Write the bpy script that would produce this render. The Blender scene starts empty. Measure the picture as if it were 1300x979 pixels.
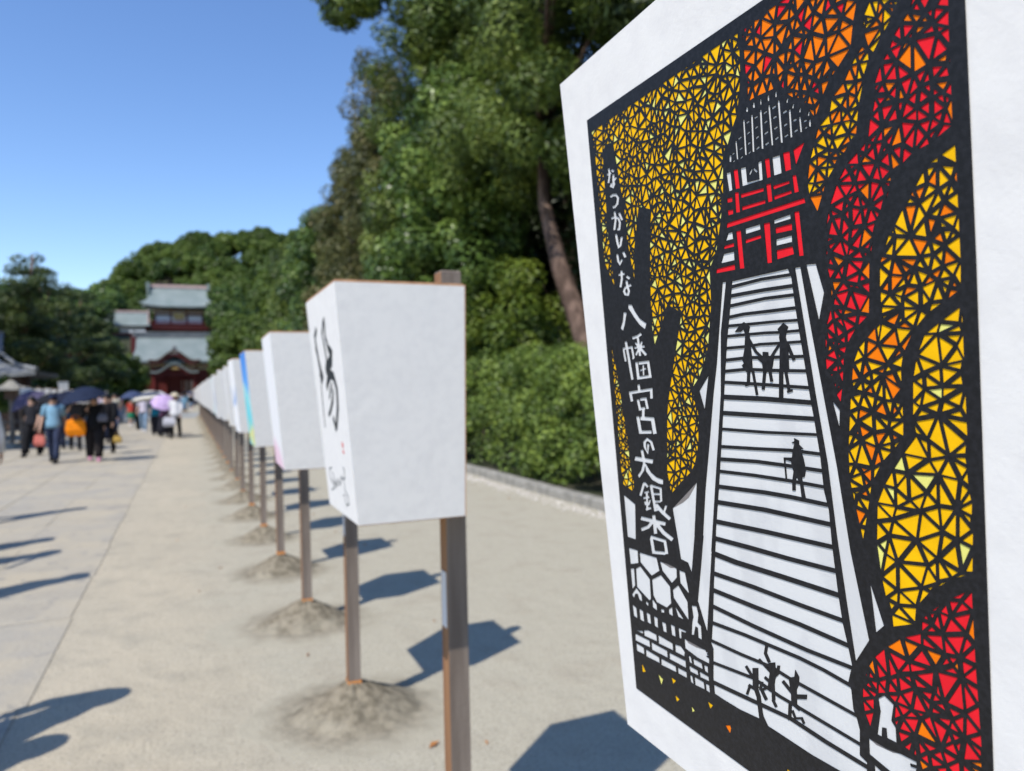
import bpy, bmesh, math, random
import numpy as np
from mathutils import Vector, Matrix
from mathutils.geometry import delaunay_2d_cdt

random.seed(7)
RNG = np.random.default_rng(11)
SC = bpy.context.scene
COL = SC.collection

# ------------------------------------------------------------------ camera
YAW, PITCH, ROLL, FPX, CAM_H = 0.41182, 0.00192, 0.02151, 941.7, 1.55
_f = Vector((math.sin(YAW)*math.cos(PITCH), math.cos(YAW)*math.cos(PITCH), math.sin(PITCH)))
_r = Vector((math.cos(YAW), -math.sin(YAW), 0))
_u = _r.cross(_f)
_c, _s = math.cos(ROLL), math.sin(ROLL)
_r2 = _c*_r - _s*_u
_u2 = _c*_u + _s*_r
cam_data = bpy.data.cameras.new('camera')
cam = bpy.data.objects.new('camera', cam_data)
COL.objects.link(cam)
m = Matrix((_r2, _u2, -_f)).transposed().to_4x4()
m.translation = Vector((0, 0, CAM_H))
cam.matrix_world = m
cam_data.sensor_width = 36
cam_data.lens = FPX/1300*36
cam_data.clip_start = 0.02
cam_data.clip_end = 3000
cam_data.dof.use_dof = True
cam_data.dof.focus_distance = 0.52
cam_data.dof.aperture_fstop = 7.8
SC.camera = cam

# ------------------------------------------------------------------ sky and sun
SUN_EL = math.radians(52.5)
TO_SUN_AZ = math.atan2(-1.21, -0.80)          # measured from +Y towards +X
w = bpy.data.worlds.new('World')
SC.world = w
w.use_nodes = True
nt = w.node_tree
sky = nt.nodes.new('ShaderNodeTexSky')
sky.sky_type = 'NISHITA'
sky.sun_disc = False
sky.sun_elevation = SUN_EL
sky.sun_rotation = TO_SUN_AZ % (2*math.pi)
sky.air_density = 1.0
sky.dust_density = 0.05
sky.ozone_density = 2.4
bg = nt.nodes['Background']
bg.inputs['Strength'].default_value = 0.135
hsv = nt.nodes.new('ShaderNodeHueSaturation')
hsv.inputs['Saturation'].default_value = 1.15
hsv.inputs['Hue'].default_value = 0.508
hsv.inputs['Value'].default_value = 1.48
nt.links.new(sky.outputs[0], hsv.inputs['Color'])
nt.links.new(hsv.outputs[0], bg.inputs['Color'])

sd = bpy.data.lights.new('sun', 'SUN')
sd.energy = 5.0
sd.angle = math.radians(0.53)
sd.color = (1.0, 0.945, 0.86)
sun = bpy.data.objects.new('sun', sd)
COL.objects.link(sun)
to_sun = Vector((math.sin(TO_SUN_AZ)*math.cos(SUN_EL), math.cos(TO_SUN_AZ)*math.cos(SUN_EL), math.sin(SUN_EL)))
sun.rotation_euler = to_sun.to_track_quat('Z', 'Y').to_euler()
sun.location = to_sun*30
SC.view_settings.view_transform = 'Standard'
SC.view_settings.look = 'None'
SC.view_settings.exposure = 0.06
SC.view_settings.gamma = 1.0

# ------------------------------------------------------------------ helpers
def tag(o, label=None, cat=None, group=None, kind=None):
    if label: o['label'] = label
    if cat: o['category'] = cat
    if group: o['group'] = group
    if kind: o['kind'] = kind
    return o

def empty(name, loc=(0, 0, 0), rz=0.0):
    o = bpy.data.objects.new(name, None)
    o.empty_display_size = 0.2
    COL.objects.link(o)
    o.location = loc
    o.rotation_euler = (0, 0, rz)
    return o

def link(name, me, parent=None, loc=None):
    o = bpy.data.objects.new(name, me)
    COL.objects.link(o)
    if parent is not None: o.parent = parent
    if loc is not None: o.location = loc
    return o

def copy_tree(o, parent=None):
    c = o.copy()
    COL.objects.link(c)
    c.parent = parent
    for ch in list(o.children):
        copy_tree(ch, c)
    return c

class MB:
    """collects shapes and links them as one mesh"""
    def __init__(self):
        self.v = []; self.f = []; self.mi = []; self.cur = 0
    def add(self, vs, fs):
        b = len(self.v)
        self.v += [tuple(p) for p in vs]
        for f in fs:
            self.f.append([b+i for i in f]); self.mi.append(self.cur)
    def box(self, x0, y0, z0, x1, y1, z1, M=None):
        vs = [Vector(p) for p in ((x0,y0,z0),(x1,y0,z0),(x1,y1,z0),(x0,y1,z0),(x0,y0,z1),(x1,y0,z1),(x1,y1,z1),(x0,y1,z1))]
        if M is not None: vs = [M @ p for p in vs]
        self.add(vs, [(0,3,2,1),(4,5,6,7),(0,1,5,4),(1,2,6,5),(2,3,7,6),(3,0,4,7)])
    def hexa(self, vs):
        self.add(vs, [(0,3,2,1),(4,5,6,7),(0,1,5,4),(1,2,6,5),(2,3,7,6),(3,0,4,7)])
    def loft(self, rings, cap=True, closed=True):
        n = len(rings[0]); b = len(self.v)
        for r in rings: self.v += [tuple(p) for p in r]
        for i in range(len(rings)-1):
            for j in range(n if closed else n-1):
                k = (j+1) % n
                self.f.append([b+i*n+j, b+i*n+k, b+(i+1)*n+k, b+(i+1)*n+j]); self.mi.append(self.cur)
        if cap and closed:
            self.f.append([b+j for j in reversed(range(n))]); self.mi.append(self.cur)
            self.f.append([b+(len(rings)-1)*n+j for j in range(n)]); self.mi.append(self.cur)
    def tube(self, pts, rad, n=8, cap=True, sx=1.0):
        pts = [Vector(p) for p in pts]
        rings = []
        ref = Vector((0, 1, 0))
        for i, p in enumerate(pts):
            if i == 0: d = pts[1]-pts[0]
            elif i == len(pts)-1: d = pts[-1]-pts[-2]
            else: d = pts[i+1]-pts[i-1]
            d.normalize()
            a = ref - d*ref.dot(d)
            if a.length < 0.15: a = Vector((1, 0, 0)) - d*d.x
            a.normalize(); ref = a
            b2 = d.cross(a)
            r = rad[i] if hasattr(rad, '__len__') else rad
            rings.append([p + a*(r*math.cos(2*math.pi*j/n)) + b2*(r*sx*math.sin(2*math.pi*j/n)) for j in range(n)])
        self.loft(rings, cap)
    def ell(self, secs, n=12, cap=True):
        """secs: (cx, cy, z, rx, ry)"""
        self.loft([[(cx+rx*math.cos(2*math.pi*j/n), cy+ry*math.sin(2*math.pi*j/n), z) for j in range(n)] for cx, cy, z, rx, ry in secs], cap)
    def sphere(self, c, r, n=8, m_=6, sq=(1, 1, 1)):
        rings = []
        for i in range(m_+1):
            t = math.pi*(i/m_*0.98+0.01)
            rings.append([(c[0]+sq[0]*r*math.sin(t)*math.cos(2*math.pi*j/n), c[1]+sq[1]*r*math.sin(t)*math.sin(2*math.pi*j/n), c[2]-sq[2]*r*math.cos(t)) for j in range(n)])
        self.loft(rings)
    def build(self, name, mats, parent=None, smooth=False, loc=None, bevel=0.0):
        me = bpy.data.meshes.new(name)
        me.from_pydata(self.v, [], self.f)
        if not isinstance(mats, (list, tuple)): mats = [mats]
        for m_ in mats: me.materials.append(m_)
        if len(mats) > 1:
            me.polygons.foreach_set('material_index', self.mi)
        if smooth:
            me.polygons.foreach_set('use_smooth', [True]*len(self.f))
        me.update()
        if bevel > 0:
            bm = bmesh.new(); bm.from_mesh(me)
            es = [e for e in bm.edges if e.is_manifold and e.calc_face_angle(0) > 0.5]
            bmesh.ops.bevel(bm, geom=es, offset=bevel, segments=1, affect='EDGES', profile=0.7)
            bm.to_mesh(me); bm.free()
        return link(name, me, parent, loc)

def srgb(r, g, b):
    f = lambda c: ((c/255+0.055)/1.055)**2.4 if c/255 > 0.04045 else c/255/12.92
    return (f(r), f(g), f(b), 1)

def mat(name, base, rough=0.7, noise=None, bump=None, metal=0.0, spec=0.3, trans=0.0, wave=None, coords='Object'):
    """noise: (colour2, scale, detail, lo, hi) ; bump: (scale, strength, distance)"""
    M = bpy.data.materials.new(name); M.use_nodes = True
    t = M.node_tree; N = t.nodes; L = t.links
    P = N['Principled BSDF']
    base = tuple(base)+((1,) if len(base) == 3 else ())
    P.inputs['Base Color'].default_value = base
    P.inputs['Roughness'].default_value = rough
    P.inputs['Metallic'].default_value = metal
    P.inputs['Specular IOR Level'].default_value = spec
    tc = N.new('ShaderNodeTexCoord')
    if noise:
        c2, sc, det, lo, hi = noise[:5]
        c2 = tuple(c2)+((1,) if len(c2) == 3 else ())
        nz = N.new('ShaderNodeTexNoise'); nz.inputs['Scale'].default_value = sc; nz.inputs['Detail'].default_value = det
        src = tc.outputs[coords] if coords != 'World' else N.new('ShaderNodeNewGeometry').outputs['Position']
        if len(noise) > 5:
            mp = N.new('ShaderNodeMapping'); mp.inputs['Scale'].default_value = noise[5]
            L.new(src, mp.inputs[0]); src = mp.outputs[0]
        L.new(src, nz.inputs['Vector'])
        mr = N.new('ShaderNodeMapRange'); mr.inputs['From Min'].default_value = lo; mr.inputs['From Max'].default_value = hi
        L.new(nz.outputs['Fac'], mr.inputs['Value'])
        mx = N.new('ShaderNodeMix'); mx.data_type = 'RGBA'
        mx.inputs['A'].default_value = base; mx.inputs['B'].default_value = c2
        L.new(mr.outputs[0], mx.inputs['Factor']); L.new(mx.outputs['Result'], P.inputs['Base Color'])
        M['mixnode'] = mx.name
    if bump:
        nb = N.new('ShaderNodeTexNoise'); nb.inputs['Scale'].default_value = bump[0]; nb.inputs['Detail'].default_value = 6
        L.new(tc.outputs[coords] if coords != 'World' else N.new('ShaderNodeNewGeometry').outputs['Position'], nb.inputs['Vector'])
        bp = N.new('ShaderNodeBump'); bp.inputs['Strength'].default_value = bump[1]; bp.inputs['Distance'].default_value = bump[2]
        L.new(nb.outputs['Fac'], bp.inputs['Height']); L.new(bp.outputs[0], P.inputs['Normal'])
    if trans > 0:
        tr = N.new('ShaderNodeBsdfTranslucent'); ms = N.new('ShaderNodeMixShader'); ms.inputs[0].default_value = trans
        out = [n for n in N if n.type == 'OUTPUT_MATERIAL'][0]
        if noise: L.new(mx.outputs['Result'], tr.inputs['Color'])
        else: tr.inputs['Color'].default_value = base
        L.new(P.outputs[0], ms.inputs[1]); L.new(tr.outputs[0], ms.inputs[2]); L.new(ms.outputs[0], out.inputs['Surface'])
    return M

def leaf_mat(name, dark, mid, light, trans=0.25, rough=0.5):
    """colour from the per-leaf 'tint' attribute: leaf-to-leaf difference of hue"""
    M = bpy.data.materials.new(name); M.use_nodes = True
    t = M.node_tree; N = t.nodes; L = t.links
    P = N['Principled BSDF']; P.inputs['Roughness'].default_value = rough
    P.inputs['Specular IOR Level'].default_value = 0.35
    at = N.new('ShaderNodeAttribute'); at.attribute_name = 'tint'
    cr = N.new('ShaderNodeValToRGB')
    cr.color_ramp.elements[0].color = tuple(dark)+(1,); cr.color_ramp.elements[1].color = tuple(light)+(1,)
    e = cr.color_ramp.elements.new(0.5); e.color = tuple(mid)+(1,)
    L.new(at.outputs['Fac'], cr.inputs[0]); L.new(cr.outputs[0], P.inputs['Base Color'])
    tr = N.new('ShaderNodeBsdfTranslucent'); L.new(cr.outputs[0], tr.inputs['Color'])
    ms = N.new('ShaderNodeMixShader'); ms.inputs[0].default_value = trans
    out = [n for n in N if n.type == 'OUTPUT_MATERIAL'][0]
    L.new(P.outputs[0], ms.inputs[1]); L.new(tr.outputs[0], ms.inputs[2]); L.new(ms.outputs[0], out.inputs['Surface'])
    return M

def quads_mesh(name, P4, tint, material):
    n = len(P4)
    me = bpy.data.meshes.new(name)
    me.vertices.add(n*4); me.loops.add(n*4); me.polygons.add(n)
    me.vertices.foreach_set('co', P4.reshape(-1).astype(np.float32))
    me.loops.foreach_set('vertex_index', np.arange(n*4, dtype=np.int32))
    me.polygons.foreach_set('loop_start', np.arange(0, n*4, 4, dtype=np.int32))
    me.polygons.foreach_set('loop_total', np.full(n, 4, dtype=np.int32))
    at = me.attributes.new('tint', 'FLOAT', 'FACE')
    at.data.foreach_set('value', tint.astype(np.float32))
    me.materials.append(material)
    me.update(); me.validate()
    return me

def unit(a): return a/np.maximum(np.linalg.norm(a, axis=1, keepdims=True), 1e-6)

def leaves(blobs, n, size, asp=0.5, up=0.4, squash=1.0, shell=0.72, rng=RNG, wild=0.6):
    """blobs (k,4): small tufts x,y,z,r; returns quads (n,4,3) and tint"""
    b = np.asarray(blobs, float); w_ = b[:, 3]**2; w_ = w_/w_.sum()
    idx = rng.choice(len(b), n, p=w_)
    d = unit(rng.normal(size=(n, 3)))
    rr = shell+(1-shell)*rng.random(n)
    ctr = b[idx, :3] + d*(rr*b[idx, 3])[:, None]*np.array([1, 1, squash])
    nor = unit(d*0.9 + rng.normal(size=(n, 3))*wild*0.6 + np.array([0, 0, up]))
    t = unit(np.cross(nor, rng.normal(size=(n, 3))))
    bt = np.cross(nor, t)
    s = size*(0.6+0.8*rng.random(n))[:, None]
    q = np.stack([ctr-t*s, ctr+bt*s*asp-t*s*0.1, ctr+t*s, ctr-bt*s*asp-t*s*0.1], 1)
    bt_ = rng.random(len(b))
    tint = np.clip(bt_[idx]*0.55+rng.random(n)*0.5-0.05, 0, 1)
    return q, tint

def tufts(ells, k, r0, r1, rng=RNG, shell=0.6, lowcut=-0.9):
    """small tufts spread through big crown ellipsoids (x,y,z,rx,ry,rz)"""
    e = np.asarray(ells, float); w_ = (e[:, 3]*e[:, 4]*e[:, 5])**0.66; w_ = w_/w_.sum()
    idx = rng.choice(len(e), k, p=w_)
    d = unit(rng.normal(size=(k, 3)))
    d[:, 2] = np.where(d[:, 2] < lowcut, -d[:, 2], d[:, 2])
    rr = shell+(1-shell)*rng.random(k)**0.7
    c = e[idx, :3]+d*e[idx, 3:6]*rr[:, None]
    return np.concatenate([c, (r0+(r1-r0)*rng.random(k))[:, None]], 1)

# ------------------------------------------------------------------ materials
M_paper = mat('washi_paper', (0.705, 0.69, 0.665), 0.85, noise=((0.67, 0.655, 0.635), 45, 9, 0.42, 0.66), bump=(260, 0.16, 0.0012), spec=0.15)
_N = M_paper.node_tree.nodes; _L = M_paper.node_tree.links
_b = [n for n in _N if n.type == 'BUMP'][0]; _t = [n for n in _N if n.type == 'TEX_COORD'][0]
_n = _N.new('ShaderNodeTexNoise'); _n.inputs['Scale'].default_value = 5.5; _n.inputs['Detail'].default_value = 3; _n.inputs['Distortion'].default_value = 1.2
_b2 = _N.new('ShaderNodeBump'); _b2.inputs['Strength'].default_value = .10; _b2.inputs['Distance'].default_value = .02
_L.new(_t.outputs['Object'], _n.inputs['Vector']); _L.new(_n.outputs['Fac'], _b2.inputs['Height']); _L.new(_b2.outputs[0], _b.inputs['Normal'])
M_paper2 = mat('washi_sheet', (0.63, 0.63, 0.62), 0.6, noise=((0.575, 0.575, 0.57), 30, 8, 0.5, 0.62, (1, 1, .35)), bump=(260, 0.2, 0.0008), spec=0.3)
M_black = mat('black_card', (0.010, 0.010, 0.011), 0.48, noise=((0.018, 0.018, 0.021), 300, 6, 0.4, 0.7), bump=(900, 0.12, 0.0006), spec=0.22)
M_frame = mat('pale_cedar', (0.40, 0.22, 0.12), 0.6, noise=((0.52, 0.30, 0.17), 30, 5, .4, .6, (1, 1, .1)))
def wood(name, a, b):
    return mat(name, a, 0.75, noise=(b, 22, 8, 0.35, 0.68, (1, 1, 0.07)), bump=(90, 0.3, 0.004), spec=0.2)
M_post = wood('weathered_post', (0.145, 0.115, 0.095), (0.265, 0.220, 0.185))
M_postside = wood('orange_cedar', (0.22, 0.11, 0.055), (0.33, 0.18, 0.09))
M_tape = mat('orange_tape', (0.62, 0.25, 0.07), 0.6)
M_ink = mat('ink', (0.018, 0.022, 0.024), 0.6)
M_seal = mat('seal_red', (0.6, 0.08, 0.08), 0.7)
M_thinink = mat('thin_ink', (0.10, 0.11, 0.12), 0.7)
PAPER_COL = {'y': (0.88, 0.48, 0.003), 'l': (0.80, 0.76, 0.20), 'o': (0.88, 0.19, 0.003), 'r': (0.78, 0.016, 0.026), 'g': (0.22, 0.20, 0.19)}  # g: shaded underside of curled paper folds, put in as grey
M_col = {k: mat('coloured_paper_'+k, v, 0.55, noise=(tuple(c*0.9 for c in v), 60, 3, .4, .6), spec=0.10, bump=(500, .08, .0006)) for k, v in PAPER_COL.items()}

def slab_mat(i, base, c2):
    M = mat('slab_%d' % i, base, 0.88, noise=(c2, 2.6, 12, 0.38, 0.64), bump=(30, 0.5, 0.012), spec=0.15, coords='World')
    N = M.node_tree.nodes; L = M.node_tree.links; P = N['Principled BSDF']; mx = N[M['mixnode']]
    g = N.new('ShaderNodeNewGeometry')
    def layer(sc, lo, hi, col, prev, det=10):
        nz = N.new('ShaderNodeTexNoise'); nz.inputs['Scale'].default_value = sc; nz.inputs['Detail'].default_value = det; nz.inputs['Roughness'].default_value = .62
        L.new(g.outputs['Position'], nz.inputs['Vector'])
        mr = N.new('ShaderNodeMapRange'); mr.inputs['From Min'].default_value = lo; mr.inputs['From Max'].default_value = hi; L.new(nz.outputs['Fac'], mr.inputs['Value'])
        m2 = N.new('ShaderNodeMix'); m2.data_type = 'RGBA'; L.new(mr.outputs[0], m2.inputs['Factor']); L.new(prev, m2.inputs['A']); m2.inputs['B'].default_value = col+(1,)
        return m2.outputs['Result']
    c = layer(1.1, .44, .62, (.42, .37, .28), mx.outputs['Result'])      # drifted sand
    c = layer(5.5, .58, .70, (.23, .225, .21), c)                         # stains
    c = layer(120, .60, .70, (.24, .22, .19), c, 3)
    L.new(c, P.inputs['Base Color'])
    return M
M_slab = [slab_mat(i, c, d) for i, (c, d) in enumerate((((0.385, 0.35, 0.285), (0.315, 0.288, 0.24)), ((0.40, 0.362, 0.29), (0.345, 0.315, 0.258)), ((0.335, 0.312, 0.268), (0.385, 0.35, 0.28))))]
M_curb = mat('curb_stone', (0.30, 0.285, 0.25), 0.85, noise=((0.20, 0.19, 0.165), 6, 8, .4, .7), bump=(60, .4, .01))
M_pebble = mat('pale_pebble', (0.62, 0.58, 0.52), 0.7, noise=((0.42, 0.38, 0.33), 12, 3, .4, .65))
M_copper = mat('verdigris_roof', (0.175, 0.215, 0.205), 0.5, noise=((0.235, 0.27, 0.26), 0.5, 6, .35, .7), spec=0.3)
M_ridge = mat('grey_ridge', (0.17, 0.18, 0.18), 0.6, noise=((0.25, 0.25, 0.24), 1.5, 5, .4, .7))
M_verm = mat('vermilion_wood', (0.10, 0.020, 0.018), 0.5, noise=((0.13, 0.018, 0.016), 2, 5, .4, .7))
M_verm2 = mat('dark_red_wood', (0.10, 0.015, 0.013), 0.6)
M_white = mat('white_plaster', (0.72, 0.71, 0.69), 0.8, noise=((0.6, 0.59, 0.57), 2, 5, .4, .7))
M_brown = mat('brown_eaves', (0.085, 0.05, 0.035), 0.7, noise=((0.13, 0.08, 0.06), 3, 5, .4, .7))
M_gold = mat('gold_trim', (0.45, 0.30, 0.10), 0.45)
M_tile = mat('grey_tile', (0.16, 0.17, 0.18), 0.55, noise=((0.24, 0.25, 0.26), 3, 6, .4, .7))
M_pinkrail = mat('pale_pink_rail', (0.50, 0.36, 0.33), 0.7)
M_bark = mat('bark_brown', (0.07, 0.045, 0.034), 0.9, noise=((0.165, 0.11, 0.085), 6, 10, .42, .62, (1, 1, .18)), bump=(14, .8, .05))
M_bark2 = mat('bark_dark', (0.045, 0.034, 0.026), 0.9, noise=((0.085, 0.062, 0.048), 8, 8, .4, .65, (1, 1, .25)), bump=(20, .7, .04))
M_barkred = mat('pine_bark_red', (0.16, 0.085, 0.055), 0.9, noise=((0.26, 0.15, 0.10), 6, 8, .4, .65), bump=(14, .7, .05))
L_hedge = leaf_mat('hedge_leaf', (0.034, 0.062, 0.012), (0.120, 0.182, 0.030), (0.30, 0.38, 0.065), trans=.2)
L_broad = leaf_mat('broad_leaf', (0.026, 0.048, 0.013), (0.088, 0.150, 0.030), (0.270, 0.360, 0.075), rough=0.38, trans=.2)
L_yellow = leaf_mat('yellow_green_leaf', (0.035, 0.065, 0.010), (0.095, 0.145, 0.018), (0.22, 0.27, 0.030), trans=.25)
L_conif = leaf_mat('conifer_leaf', (0.026, 0.044, 0.011), (0.090, 0.138, 0.025), (0.26, 0.32, 0.055), trans=.2)
L_brownish = leaf_mat('brownish_conifer_leaf', (0.040, 0.050, 0.014), (0.105, 0.115, 0.032), (0.24, 0.20, 0.075), trans=.2)
L_pine = leaf_mat('pine_needle', (0.026, 0.046, 0.016), (0.064, 0.098, 0.026), (0.145, 0.180, 0.042))
L_dark = leaf_mat('painted_shade_leaf', (0.014, 0.026, 0.008), (0.030, 0.050, 0.014), (0.062, 0.085, 0.022))  # depth shade of the background trees put into the leaf colour
L_hill = leaf_mat('hill_leaf', (0.046, 0.080, 0.014), (0.092, 0.145, 0.022), (0.175, 0.235, 0.032))

# sandy ground with greyer compacted band along the lantern row
def ground_mat():
    M = bpy.data.materials.new('packed_sand'); M.use_nodes = True
    t = M.node_tree; N = t.nodes; L = t.links; P = N['Principled BSDF']
    P.inputs['Roughness'].default_value = 0.92; P.inputs['Specular IOR Level'].default_value = 0.15
    tc = N.new('ShaderNodeTexCoord')
    def nz(sc, det, mp=None):
        n = N.new('ShaderNodeTexNoise'); n.inputs['Scale'].default_value = sc; n.inputs['Detail'].default_value = det
        src = tc.outputs['Object']
        if mp:
            q = N.new('ShaderNodeMapping'); q.inputs['Scale'].default_value = mp; L.new(src, q.inputs[0]); src = q.outputs[0]
        L.new(src, n.inputs['Vector']); return n
    def mr(o, a, b):
        q = N.new('ShaderNodeMapRange'); q.inputs['From Min'].default_value = a; q.inputs['From Max'].default_value = b
        L.new(o, q.inputs['Value']); return q.outputs[0]
    def mix(f, a, b):
        q = N.new('ShaderNodeMix'); q.data_type = 'RGBA'
        L.new(f, q.inputs['Factor'])
        if isinstance(a, tuple): q.inputs['A'].default_value = a+(1,)
        else: L.new(a, q.inputs['A'])
        if isinstance(b, tuple): q.inputs['B'].default_value = b+(1,)
        else: L.new(b, q.inputs['B'])
        return q.outputs['Result']
    c = mix(mr(nz(0.9, 8, (1, .5, 1)).outputs['Fac'], .35, .68), (0.47, 0.412, 0.308), (0.405, 0.362, 0.275))
    # greyer band between x = 0.1 and 1.5 with a ragged edge
    sx = N.new('ShaderNodeSeparateXYZ'); L.new(tc.outputs['Object'], sx.inputs[0])
    wob = nz(1.3, 6)
    ad = N.new('ShaderNodeMath'); ad.operation = 'MULTIPLY_ADD'; ad.inputs[1].default_value = 1.6; L.new(wob.outputs['Fac'], ad.inputs[0]); L.new(sx.outputs['X'], ad.inputs[2])
    a1 = N.new('ShaderNodeMapRange'); a1.inputs['From Min'].default_value = 0.6; a1.inputs['From Max'].default_value = 1.4; L.new(ad.outputs[0], a1.inputs['Value'])
    c = mix(a1.outputs[0], c, (0.405, 0.375, 0.292))
    c = mix(mr(nz(3.5, 9).outputs['Fac'], .50, .72), c, (0.36, 0.325, 0.25))
    c = mix(mr(nz(70, 8).outputs['Fac'], .50, .70), c, (0.25, 0.222, 0.17))
    c = mix(mr(nz(240, 3).outputs['Fac'], .56, .70), c, (0.56, 0.51, 0.43))
    c = mix(mr(nz(60, 2).outputs['Fac'], .68, .74), c, (0.55, 0.52, 0.45))
    L.new(c, P.inputs['Base Color'])
    n0 = nz(7, 6); b0 = N.new('ShaderNodeBump'); b0.inputs['Strength'].default_value = .5; b0.inputs['Distance'].default_value = .03
    L.new(n0.outputs['Fac'], b0.inputs['Height'])
    nb = nz(110, 8); b = N.new('ShaderNodeBump'); b.inputs['Strength'].default_value = .6; b.inputs['Distance'].default_value = .010
    L.new(nb.outputs['Fac'], b.inputs['Height']); L.new(b0.outputs[0], b.inputs['Normal']); L.new(b.outputs[0], P.inputs['Normal'])
    return M
M_ground = ground_mat()
M_sand = mat('grey_sand', (0.250, 0.225, 0.175), 0.95, noise=((0.165, 0.148, 0.115), 9, 10, .40, .66), bump=(140, .8, .012), spec=.1)
def heap_mat():
    M = mat('heaped_sand', (0.262, 0.228, 0.168), .95, noise=((0.150, 0.130, 0.094), 22, 14, .40, .62), bump=(110, .8, .010), spec=.1)
    N = M.node_tree.nodes; L = M.node_tree.links; P = N['Principled BSDF']; mx = N[M['mixnode']]
    tc = N.new('ShaderNodeTexCoord'); ln = N.new('ShaderNodeVectorMath'); ln.operation = 'LENGTH'; L.new(tc.outputs['Object'], ln.inputs[0])
    nz = N.new('ShaderNodeTexNoise'); nz.inputs['Scale'].default_value = 7; nz.inputs['Detail'].default_value = 8; L.new(tc.outputs['Object'], nz.inputs['Vector'])
    ad = N.new('ShaderNodeMath'); ad.operation = 'MULTIPLY_ADD'; ad.inputs[1].default_value = .30; L.new(nz.outputs['Fac'], ad.inputs[0]); L.new(ln.outputs['Value'], ad.inputs[2])
    mr = N.new('ShaderNodeMapRange'); mr.inputs['From Min'].default_value = .36; mr.inputs['From Max'].default_value = .62; L.new(ad.outputs[0], mr.inputs['Value'])
    m2 = N.new('ShaderNodeMix'); m2.data_type = 'RGBA'; L.new(mr.outputs[0], m2.inputs['Factor']); L.new(mx.outputs['Result'], m2.inputs['A']); m2.inputs['B'].default_value = (.395, .363, .283, 1)
    L.new(m2.outputs['Result'], P.inputs['Base Color'])
    return M
M_sandfine = mat('spread_sand', (0.385, 0.36, 0.30), 0.95, noise=((0.33, 0.305, 0.25), 14, 10, .42, .66), bump=(140, .5, .008), spec=.1)
M_sand = heap_mat()
M_sandfine = M_sand
M_earth = mat('forest_earth', (0.05, 0.045, 0.03), 0.95, noise=((0.03, 0.04, 0.015), 1.5, 8, .4, .6))
M_asphalt = mat('grey_crossing', (0.27, 0.285, 0.28), 0.9, noise=((0.33, 0.335, 0.32), 2, 6, .4, .6))
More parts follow.
